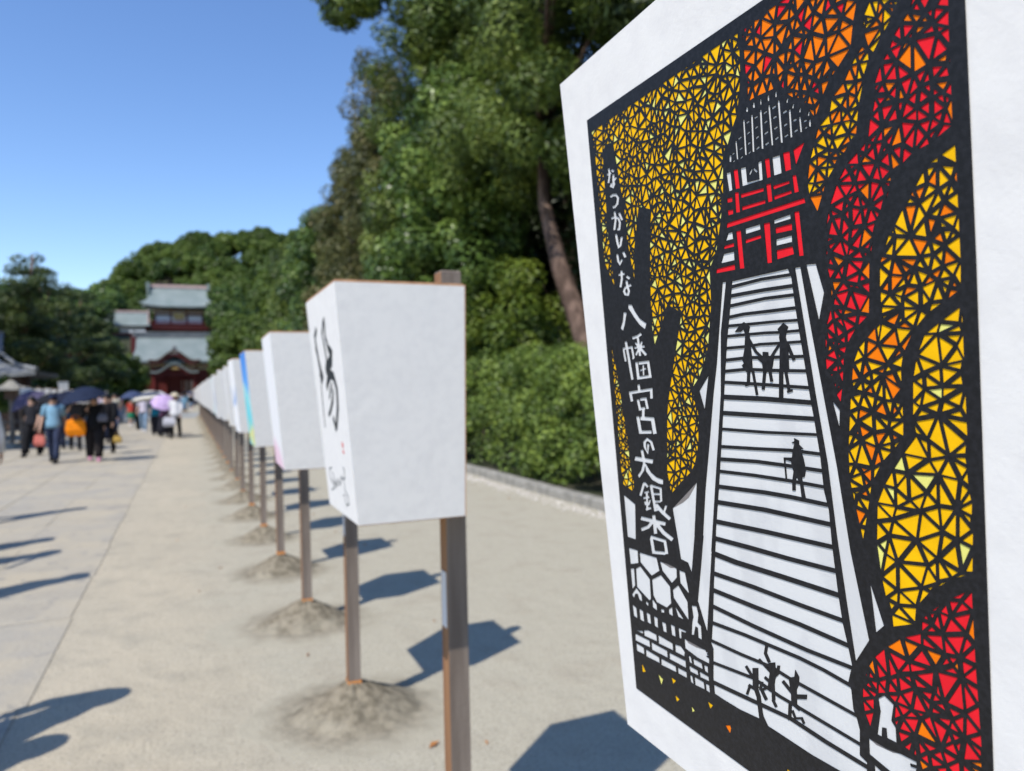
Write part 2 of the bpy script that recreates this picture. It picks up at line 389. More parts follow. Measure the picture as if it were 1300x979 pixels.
ART_SHAPES = """
w 5.7,425.9 62.3,426.3 65,420 66.4,405.2 68.2,391.5 71.5,369.3 76.1,337.8 77.6,329.3 81.3,304.3 83,281.2 86.2,269 87.3,245.9 90.3,214.1 92.7,195.9 96.1,181.6 98.8,168.4 97,164.2 94.8,156.7 96.9,152.6 97.8,139.9 100.3,134.6 102.2,127.7 101.1,110.2 106.7,108 106.5,104.3 105.2,92.1 83.9,90.5 58.1,89.9 22.5,91.6 14,91.9 9.8,97.5 7.9,103.6 5.5,93.9 -18.2,91.7 -38.7,91.9 -49.9,92.5 -50.4,106.1 -49.5,113.8 -47.6,131.9 -50.5,137.1 -49.4,137.3 -45.3,158.2 -40.6,190.8 -34.6,225.7 -33.4,234.3 -25.3,273 -18.9,306.5 -12.5,340.2 -10,355 -4.1,384.9 0.4,402.3
w -5,426.7 -0.8,426.5 -10.5,390.1 -15.4,343.9 -22.8,306.3 -33.4,253.9 -41,215.8 -40.4,215.9 -45.4,190.4 -54.2,143.9 -64.6,168.2 -57.4,197.2 -50.3,227.2 -53.6,213.3 -43.5,265.7 -32.2,312.1 -24.7,343.9 -18.4,366.2
w 68.3,425.9 73.3,425.8 79.6,385.3 86.8,344 94.8,298.1 102.2,244.7 113.2,190.6 101.6,172.9 97,207.7 91.4,252.9 92.4,242.7 87,299.5 80,343.9 73.2,392.1
w 78.2,426.4 86.4,425.7 91.9,407.2 86.4,389.8
w 93.7,339.9 99.5,333.9 98.4,322.3
w 115.7,229.2 124.9,203.5 118.5,197.1
w -28.8,358.8 -42.3,346.4 -36.9,330.8
w -53.8,271.7 -62.1,226.9 -62.3,225 -70.3,191.3 -74.8,199.2 -85.8,200.3 -85,199.9 -87.3,215.4 -92.2,244
w -174.1,245.5 -154,238.8 -158,204 -173.2,203.9
w 7.1,502.3 11.9,501.8 12.6,489.1 8.9,489
w 22.4,501.5 28,500.9 28.5,490.4 40.4,489.4 40.2,500.6 43.7,500.5 43.8,488.1 23.2,489.1
w 53.7,499.9 60.9,499.3 61.6,487.7 54.4,488
w 4.9,460.4 9.7,460.4 10.1,455.4 1.8,455.7
w -1.6,446.7 10.2,446.4 10.1,440.4 -5.2,440.6
w 23.5,459.9 38.7,459.8 38.8,456.4 23.6,456.2
w 51.7,459.7 67.1,460.2 67.3,457.4 52.1,457.3
w 52.9,446.9 67.5,446.8 67.4,442.7 52.8,442.9
w -172.6,193.2 -156.1,193.7 -156.6,181.2 -171.7,176.9
w -153,192.4 -123.6,193.4 -120.5,181.9 -134.7,173.8 -153,182.8
w -162.3,174.4 -153.6,178.8 -138.1,169.8 -138.8,150.6 -142.1,148.1 -162.9,156.1
w -172.4,172.2 -165.5,174 -165.9,157 -171.9,151.6
w -134.6,170.3 -118.6,178.3 -104.9,171 -105.1,155.3 -113,149.2 -129.4,149.9 -134.4,155
w -118.8,191.2 -106.9,189.6 -92.5,190.3 -93.1,182 -101.8,174.8 -115.8,183
w -88.8,189.6 -80.2,189.5 -76.2,171.1 -88.6,178
w -91.9,175.4 -79.5,163.7 -79.9,146.6 -100.8,161.7 -101.3,168.8
w -173.7,146 -164.1,155 -155.6,150.1 -155.1,143.5 -160.5,144.3 -162.8,149.3 -167.1,148.2 -170,143
w -148.6,146.4 -143.9,144.9 -144.9,141.5 -148.6,143.1
w -136.8,151.4 -129.7,147.6 -129.6,141.7 -137,142.9
w -123.5,145.3 -117.9,146.1 -117.4,143 -122.6,142.1
w -110.4,148.1 -104.1,152.3 -103.9,143.7 -109.7,144.1
w -99.9,154.9 -86.7,145.3 -95.9,145.7
w -174.2,135.8 -167.1,134.1 -166.6,123.5 -173.1,124.4
w -161.8,135 -154.9,134.1 -154.3,123.7 -161.4,123.8
w -149.2,134.8 -142.6,134.5 -142,124.8 -148.2,125.1
w -136.2,134.8 -129.9,134.6 -130.3,124.5 -136.1,125.2
w -123.2,133.3 -116.5,133.4 -116.1,124.6 -121.6,124.4
w -108.9,134.9 -102.4,134.8 -101.9,125.2 -108,125.2
w -96.6,135.5 -84.5,135.6 -85.5,134 -92.3,133.2 -93.2,125.9 -96.2,126.3
w -74,161.9 -66.7,163.2 -64.8,156.4 -66.8,148.9 -62.3,147.3 -62.6,134.9 -67.5,135.3 -67.4,143.8 -70.5,144.3 -73.5,135.9 -77.2,134.8 -75,146.5 -72.8,152.1
w -172.3,109.9 -158.6,113.3 -157.7,110.7 -169.6,110
w -156.4,114.7 -147.9,117.3 -134.3,117.3 -133.9,110.7 -156.1,109.3
w -131,118 -107.8,117.4 -107.7,110.7 -131.2,109.6
w -103.9,117.6 -94.9,118.9 -89.3,115.5 -90.5,110.9 -104.1,110.5
w -173.3,106.3 -147.2,107.3 -147.2,100.5 -173.8,99.1
w -144.3,106.8 -117.8,107.1 -117.5,100.3 -144.1,99.3
w -114.4,106.4 -89.2,107.4 -89.1,100.8 -114.5,100.2
w -172.8,96.7 -158.9,96.6 -158.8,89.7 -172.6,88.8
w -155.4,96 -132.3,95.8 -132.3,90.2 -155.6,89
w -129.1,95.9 -105.4,96.6 -105.2,91 -129.5,89.5
w -102.5,96.6 -88.9,97.2 -88.9,91.6 -102.1,91.1
w -88.4,128.3 -82.2,127 -65.7,127.2 -57.8,127.3 -57.9,126 -54.9,126.3 -57.1,124.4 -54.2,124.1 -58.3,122.3 -54.1,121.6 -54.6,116.8 -71,116.5 -88.4,119.1
w -84.1,114.4 -80.6,113.9 -79.2,107.8 -83.3,108.3
w -77.5,113.6 -65.2,113.6 -64.2,108.4 -77.1,108.2
w -62.3,113.1 -56.9,113.7 -57,107.4 -61.5,108.1
w -84.4,104.7 -71.9,104.8 -71.2,100.3 -83.3,99.8
w -69.2,104.9 -56.7,104.7 -56.4,100.7 -68.8,99.9
w -84.1,96.5 -80.5,96.5 -79.2,89.5 -83.3,90.2
w -77.3,97.2 -64.1,97.2 -63.4,90.8 -77.1,89.7
w -61.5,97.1 -56.7,97.4 -56.3,90.6 -61.4,90.8
w 117.8,154.9 122.6,158.7 129.1,155.5 126.9,144.5 129.8,141.3 129.9,131.5 123,131.5 122.7,137.6 119.7,136.9 119.1,130.6 115.8,130.6 118.9,146.8
w 109,125.2 122.6,124.5 132.8,125.9 143.4,126 143.3,123.7 138.9,122.7 139.2,121.2 143.2,121.8 142.7,119.7 138.4,117.6 142.8,109.4 125.7,110 108.8,114.3
w 112.3,109.2 117.8,107.4 112.5,104.1
w 112.3,98.9 121.7,99 121.9,92.4 112.5,91.6
w 124.6,99 139.6,98.8 139.8,91.9 124.8,91.4
w 111.6,86.9 128,87.5 128.2,80.4 111.8,79.1
w 131.3,87.3 143.3,87.9 143.5,81.1 131.5,79.7
w -148.3,419.4 -142.7,418.1 -147.3,408.2 -151.3,402.2 -156,405.2 -150.7,411.7
w -139.3,425.1 -133,424.4 -128.9,418.4 -121.1,410.6 -111,405.7 -114.5,400.7 -122.6,405.3 -130.5,412.3 -139.8,421.9
w -132.3,281.3 -129.6,279.9 -122.2,272.8 -113.5,269.1 -103,268 -103.9,263.6 -110.7,263.5 -121.3,265.7 -130.7,272.5
w -134.2,281.6 -130.1,280.4 -133.4,273.3 -143.3,264.9 -145.8,267.8 -139.3,272.7
r 15.1,502.2 19.5,501.7 20.5,488.4 16.1,488.9
r 46.7,500.7 51.2,500 51.6,488 47.9,488
r 63.7,499.8 69.7,499.1 70.1,487.7 64.9,487.9
r 72.8,499 82.7,500.9 74.4,489.2
r 70.8,483.7 74.1,483.2 75.6,472.5 71.7,472.7
r 6.4,484.7 12.1,484.2 11.8,481.1 6.5,481.7
r 6,476.3 12.2,475.7 11.9,472.6 6.5,472.7
r 15,486.7 19,486.1 19.2,472.3 14.9,472.8
r 20.8,484.2 44.2,482.7 44.1,480.5 21.4,481.5
r 21.6,475.4 45.2,474.5 45,472.3 21.6,472.9
r 46.7,484.2 51.2,483.8 51.7,472.2 47.6,472.3
r 53,481.8 68.1,481.1 68,479.5 53.6,479.3
r 53.3,475.1 69.5,474.8 69.4,472.9 53.7,472.6
r 4.7,467.6 79.9,467.5 80.7,464.4 3.7,464.4
r 13.9,460 18.8,459.8 20.1,433.1 15.2,433.5
r -0.3,452.2 10.8,452.5 10.5,449.9 -0.8,450.2
r -10.5,437.2 10.1,437.3 10.2,433.6 -11.3,434.2
r 23.2,452.3 38.8,452.6 39,450.5 23,449.9
r 42.2,459.5 48.2,459.1 47.9,432.5 43.4,432.8
r 53,454.4 68.1,454.1 68.1,450.1 53.2,450.8
r 52.9,439.8 67.6,439.7 68.5,434.7 52.9,433.8
r 70.7,460.9 74.9,460.5 76.7,432.4 72.8,432.6
y -164.8,78.6 -158.7,72.3 -164.8,69.8
y -113.9,83.3 -106.7,82.6 -111.8,77.6
y -110.1,67.9 -102.9,66.4 -108.1,62.3
y -60.4,81.7 -53.1,81.1 -57.5,76.2
y 32.1,67 36.1,66.8 32.2,64.2
y 55,62.2 60.9,61.7 57.6,57.1
l -136.3,78.2 -128.4,75.9 -132.2,68.6
l -84.9,67.6 -80.4,64.8 -84.5,62.2
l 78,63.4 82.6,61.4 78.2,56.7
o -38.2,69.8 -31.9,72.8 -30.8,70.6 -32.6,65.2
g -91.3,244.5 -54.4,271.2 -59.7,264.9 -67.7,256.7 -76.4,251.2
g -87.4,127.9 -73.8,127.7 -57.8,127.3 -72,125.4 -82.4,125.4
g -118.4,191 -107.6,191.6 -92.9,190.7 -102.7,188.5
g 109.3,125 122.6,124.5 132.8,125.9 126.4,123.8 114.7,123.1
w -158.3,544.2 -149.9,543.9 -151.3,546 -159.8,546.3
w -156.6,550.5 -155.8,544.8 -151.9,543.8 -152.7,549.7
w -155.8,544.8 -159.2,538.2 -155.3,537 -151.9,543.8
w -151.9,546.9 -147.1,544.1 -144.5,545.3 -149.2,548.2
w -149.2,543.5 -150.7,538.2 -146.5,537.3 -145,542.3
w -150.7,538.2 -149.5,534.7 -145.1,533.4 -146.5,537.3
w -149.5,534.7 -150.5,533.9 -148.8,530.6 -145.1,533.4
w -150.5,533.9 -150.8,534 -155.9,534 -148.8,530.6
w -150.8,534 -150.8,534.2 -154.2,536.5 -155.9,534
w -150.8,534.2 -146.2,534 -147.7,536.4 -154.2,536.5
w -144,539.9 -148.6,538.2 -145.7,536.3 -141.1,538
w -154.7,523.4 -150.8,524.1 -152.4,526.7 -157.5,525.8
w -150.8,524.1 -147,523.3 -144.5,525.1 -152.4,526.7
w -147,523.3 -144.8,521.1 -140.1,520.6 -144.5,525.1
w -144.8,521.1 -146.5,517.2 -142.3,515.3 -140.1,520.6
w -146.5,517.2 -150.1,515.8 -147.8,513.2 -142.3,515.3
w -150.1,515.8 -154.1,516.1 -153.1,513.7 -147.8,513.2
w -156.7,504.4 -150.4,504.4 -150.3,506.7 -158.1,506.7
w -150.4,504.4 -146.4,502.9 -142.9,503.9 -150.3,506.7
w -146.4,502.9 -144.8,499 -140.5,498.4 -142.9,503.9
w -144.8,499 -146.2,494.8 -142.7,492.2 -140.5,498.4
w -146.2,494.8 -148.8,495.2 -148.6,493 -142.7,492.2
w -152.4,510.8 -151.6,504 -147.3,503.2 -148.2,510.2
w -151.6,504 -155.4,495 -151.2,493.9 -147.3,503.2
w -145.1,507.8 -140.4,500.2 -136.2,500.2 -140.8,507.8
w -153.4,490.5 -151.7,482.3 -147.1,482 -148.8,490.1
w -151.7,482.3 -149.2,476.6 -146.7,479.8 -147.1,482
w -149.2,476.6 -142.7,478.2 -146.7,480.1 -146.7,479.8
w -142.7,478.2 -138.9,485.6 -143.2,486.8 -146.7,480.1
w -153.8,472.7 -152.7,465.8 -148.4,465.8 -149.4,472.3
w -152.7,465.8 -148.2,461 -148,464.6 -148.4,465.8
w -148.2,461 -141.8,465.6 -145.6,467.2 -148,464.6
w -143.2,472.6 -140,467 -135.4,467.2 -138.6,472.7
w -152.2,452.6 -140.8,452 -141.2,454.1 -152.6,454.7
w -148.6,457.1 -148.9,449.9 -144.5,449.1 -144.2,456.6
w -148.9,449.9 -152.5,442.6 -148.2,441.6 -144.5,449.1
w -140.3,449.7 -134.4,446.7 -131.5,448.4 -137.4,451.4
w -141.3,446.8 -140.4,441.4 -136,441.4 -136.9,446.6
w -140.4,441.4 -138.5,437.1 -133.9,436.5 -136,441.4
w -138.5,437.1 -139.7,435.5 -136.9,432.5 -133.9,436.5
w -139.7,435.5 -141.2,435.9 -144.6,434.2 -136.9,432.5
w -141.2,435.9 -142.3,437.6 -147.3,438.2 -144.6,434.2
w -142.3,437.6 -140.4,439.5 -143.7,441.6 -147.3,438.2
w -140.4,439.5 -130.6,440.8 -132.3,443.1 -143.7,441.6
w -154.4,384.7 -140.7,385.4 -137,387.8 -154.9,387
w -140.7,385.4 -139,377.6 -134.7,376.9 -137,387.8
w -139,377.6 -140.8,376.4 -137.6,375 -134.7,376.9
w -155.5,385.7 -153.3,373.9 -149.3,374.1 -151.5,385.9
w -151,392.4 -148.9,382 -144,382.2 -146.1,392.5
w -148.9,382 -144.4,356.7 -139.5,357.1 -144,382.2
w -136.3,393.2 -126.7,394.2 -128.7,396.7 -137.5,395.8
w -126.7,394.2 -119.5,396.3 -122.1,398.7 -128.7,396.7
w -129.5,395 -128,377.9 -123.6,378 -125.2,395
w -133.8,389.9 -129.5,386.1 -126.4,387.1 -130.6,390.8
w -122.8,391 -125.3,386.8 -121.8,386.2 -119.3,390.3
w -134.5,384.7 -116.7,385.1 -117,387.1 -134.8,386.7
w -128.5,385.6 -134.6,379.4 -131,378.4 -124.9,384.6
w -126.8,384.2 -117.5,377.4 -113.6,379 -122.8,385.8
w -135.3,372.7 -134,356.8 -129.1,359.8 -130.2,372.9
w -134,356.8 -109.1,358.2 -114.3,360.6 -129.1,359.8
w -109.1,358.2 -111.3,373.4 -115.8,370.6 -114.3,360.6
w -111.3,373.4 -129.8,372.9 -129.5,370.2 -115.8,370.6
w -123.2,370.3 -123.9,360.4 -120.9,360.4 -120.2,370.2
w -127.5,364.1 -116.8,365.8 -117.5,367.3 -128.3,365.7
w -134.5,352.4 -134,346.6 -129.2,346.9 -129.7,352.6
w -142.9,337.1 -144.4,343.7 -150.4,346 -148.2,336.5
w -144.4,343.7 -114.3,346.2 -109.2,349.3 -150.4,346
w -114.3,346.2 -114.8,339.6 -109.9,339.7 -109.2,349.3
w -137.6,338.5 -134.9,328.3 -130.8,331.4 -132.8,339.1
w -134.9,328.3 -123.4,329.8 -124.1,332.3 -130.8,331.4
w -131.5,337.4 -124.2,337.9 -120.1,340.8 -131.7,340
w -124.2,337.9 -122.2,330 -117.6,330.6 -120.1,340.8
w -129.6,330.3 -131,322.6 -125.9,322.7 -124.5,330.3
w -140.7,322.9 -137.7,306.9 -132.3,310.4 -134.8,323.6
w -137.7,306.9 -116.2,308.2 -115.9,311.3 -132.3,310.4
w -134.2,319.7 -116.3,319.6 -110.2,323.1 -133.1,323.4
w -116.3,319.6 -114.4,307.8 -107.9,308.7 -110.2,323.1
w -125.8,298.6 -125.9,291.9 -125,287.9 -121.1,298.7
w -125.9,291.9 -127.1,296.1 -131.9,295.1 -125,287.9
w -127.1,296.1 -126.8,299.7 -131.6,300.4 -131.9,295.1
w -126.8,299.7 -124.4,301.1 -124.5,304.5 -131.6,300.4
w -124.4,301.1 -120.5,299.8 -116.3,301.6 -124.5,304.5
w -120.5,299.8 -117.4,292.7 -112.9,293.8 -116.3,301.6
w -149.6,281.2 -118.4,280.8 -116.6,284.9 -147.5,285.5
w -137.6,291.8 -135,280.2 -129.8,281.2 -132.4,292.7
w -137.3,262.2 -146.1,248.4 -141.4,248.2 -132.7,262
w -136.9,260.8 -131.3,257.2 -127.6,259.2 -133.1,262.8
w -136.4,251.2 -127.7,253.6 -128.4,255.3 -137.1,252.9
w -138.8,245.7 -127.7,248.4 -128.2,250.4 -139.3,247.7
w -134,253.8 -135.5,237.2 -131.3,237.8 -129.8,254.3
w -138.6,243.7 -137,240.2 -133.6,241.2 -135.2,244.7
w -128.8,246.9 -132.6,241.1 -129.4,240.9 -125.6,246.7
w -135.6,235.2 -126.1,238.5 -127.3,240.6 -136.9,237.3
w -126.7,260.7 -122.1,236.6 -117.1,237.8 -121.6,261.8
w -125.4,259 -110.7,258.3 -106.4,260.6 -123.9,261.5
w -110.7,258.3 -111.3,247.2 -107.1,247.9 -106.4,260.6
w -122.3,251.8 -110.7,253.1 -110.3,255.2 -121.9,253.9
w -123.2,244.7 -109.3,246.7 -109,248.7 -122.9,246.8
w -121.3,242.5 -111,236.5 -106.3,239.6 -116.1,245.5
w -111,236.5 -99.1,231.9 -94.8,235.2 -106.3,239.6
w -103.5,245.3 -108,238.5 -104.2,238.3 -99.6,245.1
w -122.2,236.5 -114.4,238.7 -115,240.7 -122.8,238.6
w -147.3,224.7 -105.6,226 -103.7,229.9 -145.1,228.8
w -126.4,232.6 -125.5,215.2 -119.4,216.6 -120.2,233.9
w -127.9,227.8 -135.8,221.5 -132.3,219.3 -123.3,226.4
w -135.8,221.5 -148,216.8 -146,214 -132.3,219.3
w -123.1,224.2 -111.9,217.6 -106.7,221.3 -117.3,227.6
w -111.9,217.6 -97.7,213.3 -93.2,217.2 -106.7,221.3
w -133.2,209.7 -131,195.5 -125.5,199.6 -127.4,211.3
w -131,195.5 -109,198.9 -108.1,202.2 -125.5,199.6
w -132.9,209.8 -110.6,210 -105.7,213.3 -130.8,213.1
w -110.6,210 -109,199.5 -103.8,201 -105.7,213.3
w 33.1,498.1 30.4,495.3 32,494.4 34.7,497.2
w 34.7,497.6 38,494.2 39.6,494.7 36.3,498.1
w 18.6,521.1 19,508.5 20.8,508.1 20.4,520.7
w 27.8,532.5 27.7,509 29.7,508.5 29.7,531.9
w 36,533 35.3,508.8 37.4,508.3 38,532.3
w 44.6,533.2 44.2,508.3 46.3,507.7 46.7,532.5
w 52.7,533.4 53.6,507.6 55.5,507.2 54.6,532.9
w 61.4,533.4 62.1,506.7 64.2,506.2 63.4,532.8
w 70.6,524.5 70.8,507.4 72.7,506.9 72.5,524
w 78.9,517.3 79.4,507.9 81.1,507.5 80.5,516.9
w 86.9,512.9 86.8,508.9 88.5,508.4 88.6,512.4
w 11.6,513.4 11.1,509 13.4,508.4 14,512.7
w 31.7,539.3 31.5,536.6 33.5,535.9 33.8,538.6
w 38.3,540 38.3,536.9 40.5,536.2 40.5,539.4
w 45.5,539.7 45.4,536.5 46.9,536 47,539.2
w 52.7,539.7 52.5,536.3 54.2,535.7 54.4,539.1
w 59.8,539.5 59.6,536.2 61.1,535.7 61.4,538.9
w 69.9,531.8 68.7,529.6 70.1,528.8 71.3,531
w 74.5,526.8 73.5,524.5 74.9,523.7 75.9,526
w 80,522.3 79.2,520.1 80.6,519.5 81.3,521.7
w 86.9,517.9 86.2,515.7 87.5,515.1 88.2,517.3
w 22.3,520.5 25.9,521.4 25,522.4 21.4,521.6
w 31.4,528.5 34.5,528.9 33.7,530.1 30.5,529.7
w 31.6,521.3 34.4,522 33.5,523.1 30.6,522.4
w 31.6,514.4 34.4,515.1 33.4,516.2 30.6,515.5
w 31.7,508.3 34.2,509 33.2,510 30.7,509.3
w 39.5,529 42.9,529.3 42.2,530.4 38.8,530.1
w 39.7,522.4 42.6,523 41.7,524.1 38.8,523.5
w 39.9,515.6 43,516.4 41.9,517.6 38.8,516.7
w 39.8,508.7 42.9,509.5 41.9,510.7 38.8,509.9
w 48.5,529 51.9,529.5 51,530.7 47.6,530.1
w 48.7,522.9 51.7,523.5 50.9,524.5 47.8,524
w 48.3,515.8 51.9,516.5 50.9,517.8 47.3,517.1
w 48.5,508.8 51.8,509.6 50.8,510.9 47.4,510.2
w 56.6,529.3 60.2,529.9 59.2,531.3 55.6,530.7
w 56.9,523.1 60.4,523.5 59.7,524.7 56.1,524.4
w 57,516.2 60.6,516.8 59.8,518 56.2,517.4
w 57.9,509.4 61,510.3 60,511.5 56.8,510.6
w 65.9,523.3 69.6,523.7 68.7,525.1 65,524.7
w 66.1,515.4 69.2,515.9 68.3,517.2 65.2,516.7
w 66.2,508.5 69.5,509.1 68.7,510.3 65.3,509.7
w 74.4,515.7 77.3,515.9 76.6,517.2 73.6,517
w 74.7,509 77.9,509.4 77.1,510.7 73.9,510.2
w 82.8,512.5 85.7,512.6 85.1,513.7 82.3,513.7
w 83.7,508.1 85.7,508.6 84.8,509.7 82.9,509.2
w 23.1,513.4 26.2,514.1 25.3,515.1 22.3,514.5
w 23.4,507.4 26,508.2 25,509.2 22.4,508.4
w 15,512.4 17.5,513 16.5,514.1 14.1,513.5
w 15.4,507.3 17.6,507.9 16.7,508.9 14.4,508.3
k 3.6,420.9 36.9,422.1 36.5,424.2 3,423.2
k 36.9,422.1 64.3,421.2 64,423.2 36.5,424.2
k 64.3,421.2 67.2,421.2 66.8,423.2 64,423.2
k 2,414.4 39.4,414.4 39,416.8 1.5,417
k 39.4,414.4 66.6,413.6 66.3,416 39,416.8
k -0.5,407.4 38.9,408.7 38.5,410.8 -1.1,409.7
k 38.9,408.7 67.5,407.8 67.3,409.9 38.5,410.8
k -1.4,399.4 16.5,400.2 16.1,402.4 -1.9,401.7
k 16.5,400.2 44.3,399.6 44.1,401.8 16.1,402.4
k 44.3,399.6 68.3,399.3 68.1,401.4 44.1,401.8
k -3.7,393.3 20.8,392.7 20.7,394.7 -3.8,395.4
k 20.8,392.7 46.7,392.3 46.7,394.1 20.7,394.7
k 46.7,392.3 69.7,391.3 69.7,393.1 46.7,394.1
k -5.8,385.9 36.6,385.4 36.6,387.3 -5.8,387.9
k 36.6,385.4 52.2,384.7 52.2,386.5 36.6,387.3
k 52.2,384.7 70.6,384.5 70.5,386.3 52.2,386.5
k -7.6,377.1 19.4,377.1 19.2,379.1 -7.7,379.2
k 19.4,377.1 31.2,377.9 31,379.8 19.2,379.1
k 31.2,377.9 51.6,377.5 51.6,379.3 31,379.8
k 51.6,377.5 71.4,377.2 71.4,379 51.6,379.3
k -9.4,368 18.5,369 18.5,371.2 -9.6,370.4
k 18.5,369 35.1,368.3 35.2,370.4 18.5,371.2
k 35.1,368.3 59.8,367.7 59.9,369.8 35.2,370.4
k 59.8,367.7 72.5,367.5 72.6,369.5 59.9,369.8
k -11.2,359.7 14.2,360.7 14.3,362.9 -11.4,362.1
k 14.2,360.7 42.2,359.1 42.5,361.3 14.3,362.9
k 42.2,359.1 74.5,357.9 74.7,359.9 42.5,361.3
k -12.4,351.7 25,349.8 25.4,352.1 -11.9,354
k 25,349.8 49,348.5 49.4,350.6 25.4,352.1
k 49,348.5 75.3,346.9 75.6,349 49.4,350.6
k -14.6,339.8 32.3,338.7 32.9,342.1 -13.9,343.4
k 32.3,338.7 57.2,337.6 57.8,340.8 32.9,342.1
k 57.2,337.6 77.3,336.7 77.8,339.7 57.8,340.8
k -16.4,327.7 31.2,327 31.8,330.1 -15.8,331
k 31.2,327 80.4,326.3 80.8,329.1 31.8,330.1
k -19,315.8 30.3,315.7 30.6,317.7 -18.5,318
k 30.3,315.7 55.6,316.2 55.8,318.1 30.6,317.7
k 55.6,316.2 79.4,316.6 79.6,318.4 55.8,318.1
k -21,301.8 20.8,303.1 21.2,305.4 -20.5,304.3
k 20.8,303.1 54.6,304.4 55,306.6 21.2,305.4
k 54.6,304.4 81.8,303.9 82.2,306 55,306.6
k -24.1,291.6 19.8,293.5 20.4,296.1 -23.5,294.5
k 19.8,293.5 53.6,293.4 54.2,295.8 20.4,296.1
k 53.6,293.4 82.3,292.9 82.9,295.2 54.2,295.8
k -26,282.1 15.4,283.1 16.1,285.5 -25.3,284.6
k 15.4,283.1 52.7,283.1 53.4,285.4 16.1,285.5
k 52.7,283.1 84.2,282.5 84.9,284.6 53.4,285.4
k -29,269.3 26.2,271.4 27,274.4 -28,272.5
k 26.2,271.4 51.7,271.5 52.6,274.4 27,274.4
k 51.7,271.5 85.3,270.8 86.2,273.4 52.6,274.4
k -32.1,256.3 24.9,258.4 26,261.7 -30.9,259.9
k 24.9,258.4 87.1,258 88.1,260.9 26,261.7
k -35.4,240.1 23.4,242.1 24.7,245.4 -33.9,243.8
k 23.4,242.1 88.8,243.3 89.8,246.2 24.7,245.4
k -38.7,225.8 3.9,226.5 5.5,230.1 -36.9,229.6
k 3.9,226.5 46.4,226.8 47.7,230 5.5,230.1
k 46.4,226.8 91.4,227.8 92.5,230.8 47.7,230
k -41.7,212.7 -12.1,211.3 -9.9,215.4 -39,216.9
k -12.1,211.3 36.2,211.8 38,215.5 -9.9,215.4
k 36.2,211.8 91.7,211.8 93.1,215.1 38,215.5
k -43.2,196.1 6.9,196.7 8.7,200 -41.1,199.7
k 6.9,196.7 54,195.9 55.5,198.9 8.7,200
k 54,195.9 94,195.8 95.3,198.6 55.5,198.9
k -46.1,181.6 5.4,181.2 7.3,184.6 -43.7,185.3
k 5.4,181.2 52.8,181.6 54.5,184.7 7.3,184.6
k 52.8,181.6 96.8,180.2 98.2,183.1 54.5,184.7
k -48.1,167.7 3.9,165.7 5.9,168.8 -45.7,171
k 3.9,165.7 58.2,165 59.7,167.8 5.9,168.8
k 58.2,165 99.3,166.3 100.5,168.9 59.7,167.8
k -50.1,153 -6.9,155.5 -5.3,158.3 -48.3,156.1
k -6.9,155.5 51,156.9 52.4,159.5 -5.3,158.3
k 51,156.9 73.6,156.1 75.1,158.5 52.4,159.5
k 73.6,156.1 97.2,153.7 98.7,156.1 75.1,158.5
k -53.5,137.1 -12.7,138 -11.2,140.6 -51.7,139.8
k -12.7,138 21.1,140 22.6,142.4 -11.2,140.6
k 21.1,140 38.9,138.1 40.5,140.4 22.6,142.4
k 38.9,138.1 63.6,136.9 65,139.2 40.5,140.4
k 63.6,136.9 101.6,135.1 102.8,137.2 65,139.2
k -52.6,118.1 0.1,123.4 1.9,126 -51,120.8
k 0.1,123.4 28.6,120 30.4,122.4 1.9,126
k 28.6,120 46,119.3 47.5,121.7 30.4,122.4
k 46,119.3 102.1,116.6 103.4,118.7 47.5,121.7
k -54.9,100 -18,102.7 -15.8,106.2 -52.5,103.7
k -18,102.7 37.7,107 39.7,110.1 -15.8,106.2
k 37.7,107 71.5,104.4 73.4,107.4 39.7,110.1
k 71.5,104.4 107.4,103.2 109,106 73.4,107.4
k 18.6,382.9 25.5,373.2 27.5,374.2 20.9,383.6
k 25.5,373.2 33.4,367.7 35.1,368.8 27.5,374.2
k 16.2,361 14.8,350.5 17.8,350.4 19.1,360.8
k 20.8,360.7 23.7,343 26,343.3 23.1,360.9
k 13.1,349.3 21.3,350.7 20.8,352.4 12.6,351
k 32.9,360 30.1,347 32.9,346.8 35.7,359.7
k 38.1,359.6 39.2,352.3 41.9,352.6 40.7,359.8
k 50.8,379.4 44,373.2 45.9,372.3 52.5,378.4
k 44,373.2 38.8,367.9 40.7,367 45.9,372.3
k 56.4,377.2 61.7,366 64.1,366.6 58.8,377.7
k 48.5,359.5 46.9,341.3 50.7,341.3 52.2,359.3
k 53.3,359.2 55.6,345.5 58,345.8 55.8,359.4
k 55.2,344.6 60.1,345.7 59.6,347.2 54.7,346.1
k 47.9,300 48.6,283.7 49.8,283.9 49.1,300.1
k -8.4,130.6 -1,124.3 1.4,126.2 -5.9,132.5
k 0.7,132.7 -0.5,116.3 6,118.9 7.1,135
k 0.5,116.2 3.2,110.5 7.7,113 5,118.9
k 3.2,110.5 4.9,93.8 9.4,96.2 7.7,113
k -5.2,116.6 -9.4,108 -6.7,108.4 -2.6,117
k -6.4,115.5 2.6,115.2 4.3,117.8 -4.6,118
k 6.4,119.7 12.7,111.6 15.6,113.7 9.3,121.7
k 9.4,125.2 6.4,117.9 8.9,118.3 12,125.6
k 17.2,157 14.8,149 18,150.4 20.1,157.6
k 14.8,149 18.7,143.1 21.5,145 18,150.4
k 19.3,143.2 19.8,135.3 26.7,137.7 26.2,146.1
k 19.8,135.3 16.5,123.2 23.3,125.1 26.7,137.7
k 28.6,144.6 26.9,138.3 29.6,138.3 31.4,145.3
k 26.9,138.3 23.6,135 25.6,134.2 29.6,138.3
k 7.8,141.7 20.1,136 21.9,137.7 9.6,143.4
k 13,129.3 18.9,127.3 20.8,129.4 14.9,131.4
k 10.5,118.3 20.4,124.6 19.7,126 9.7,119.8
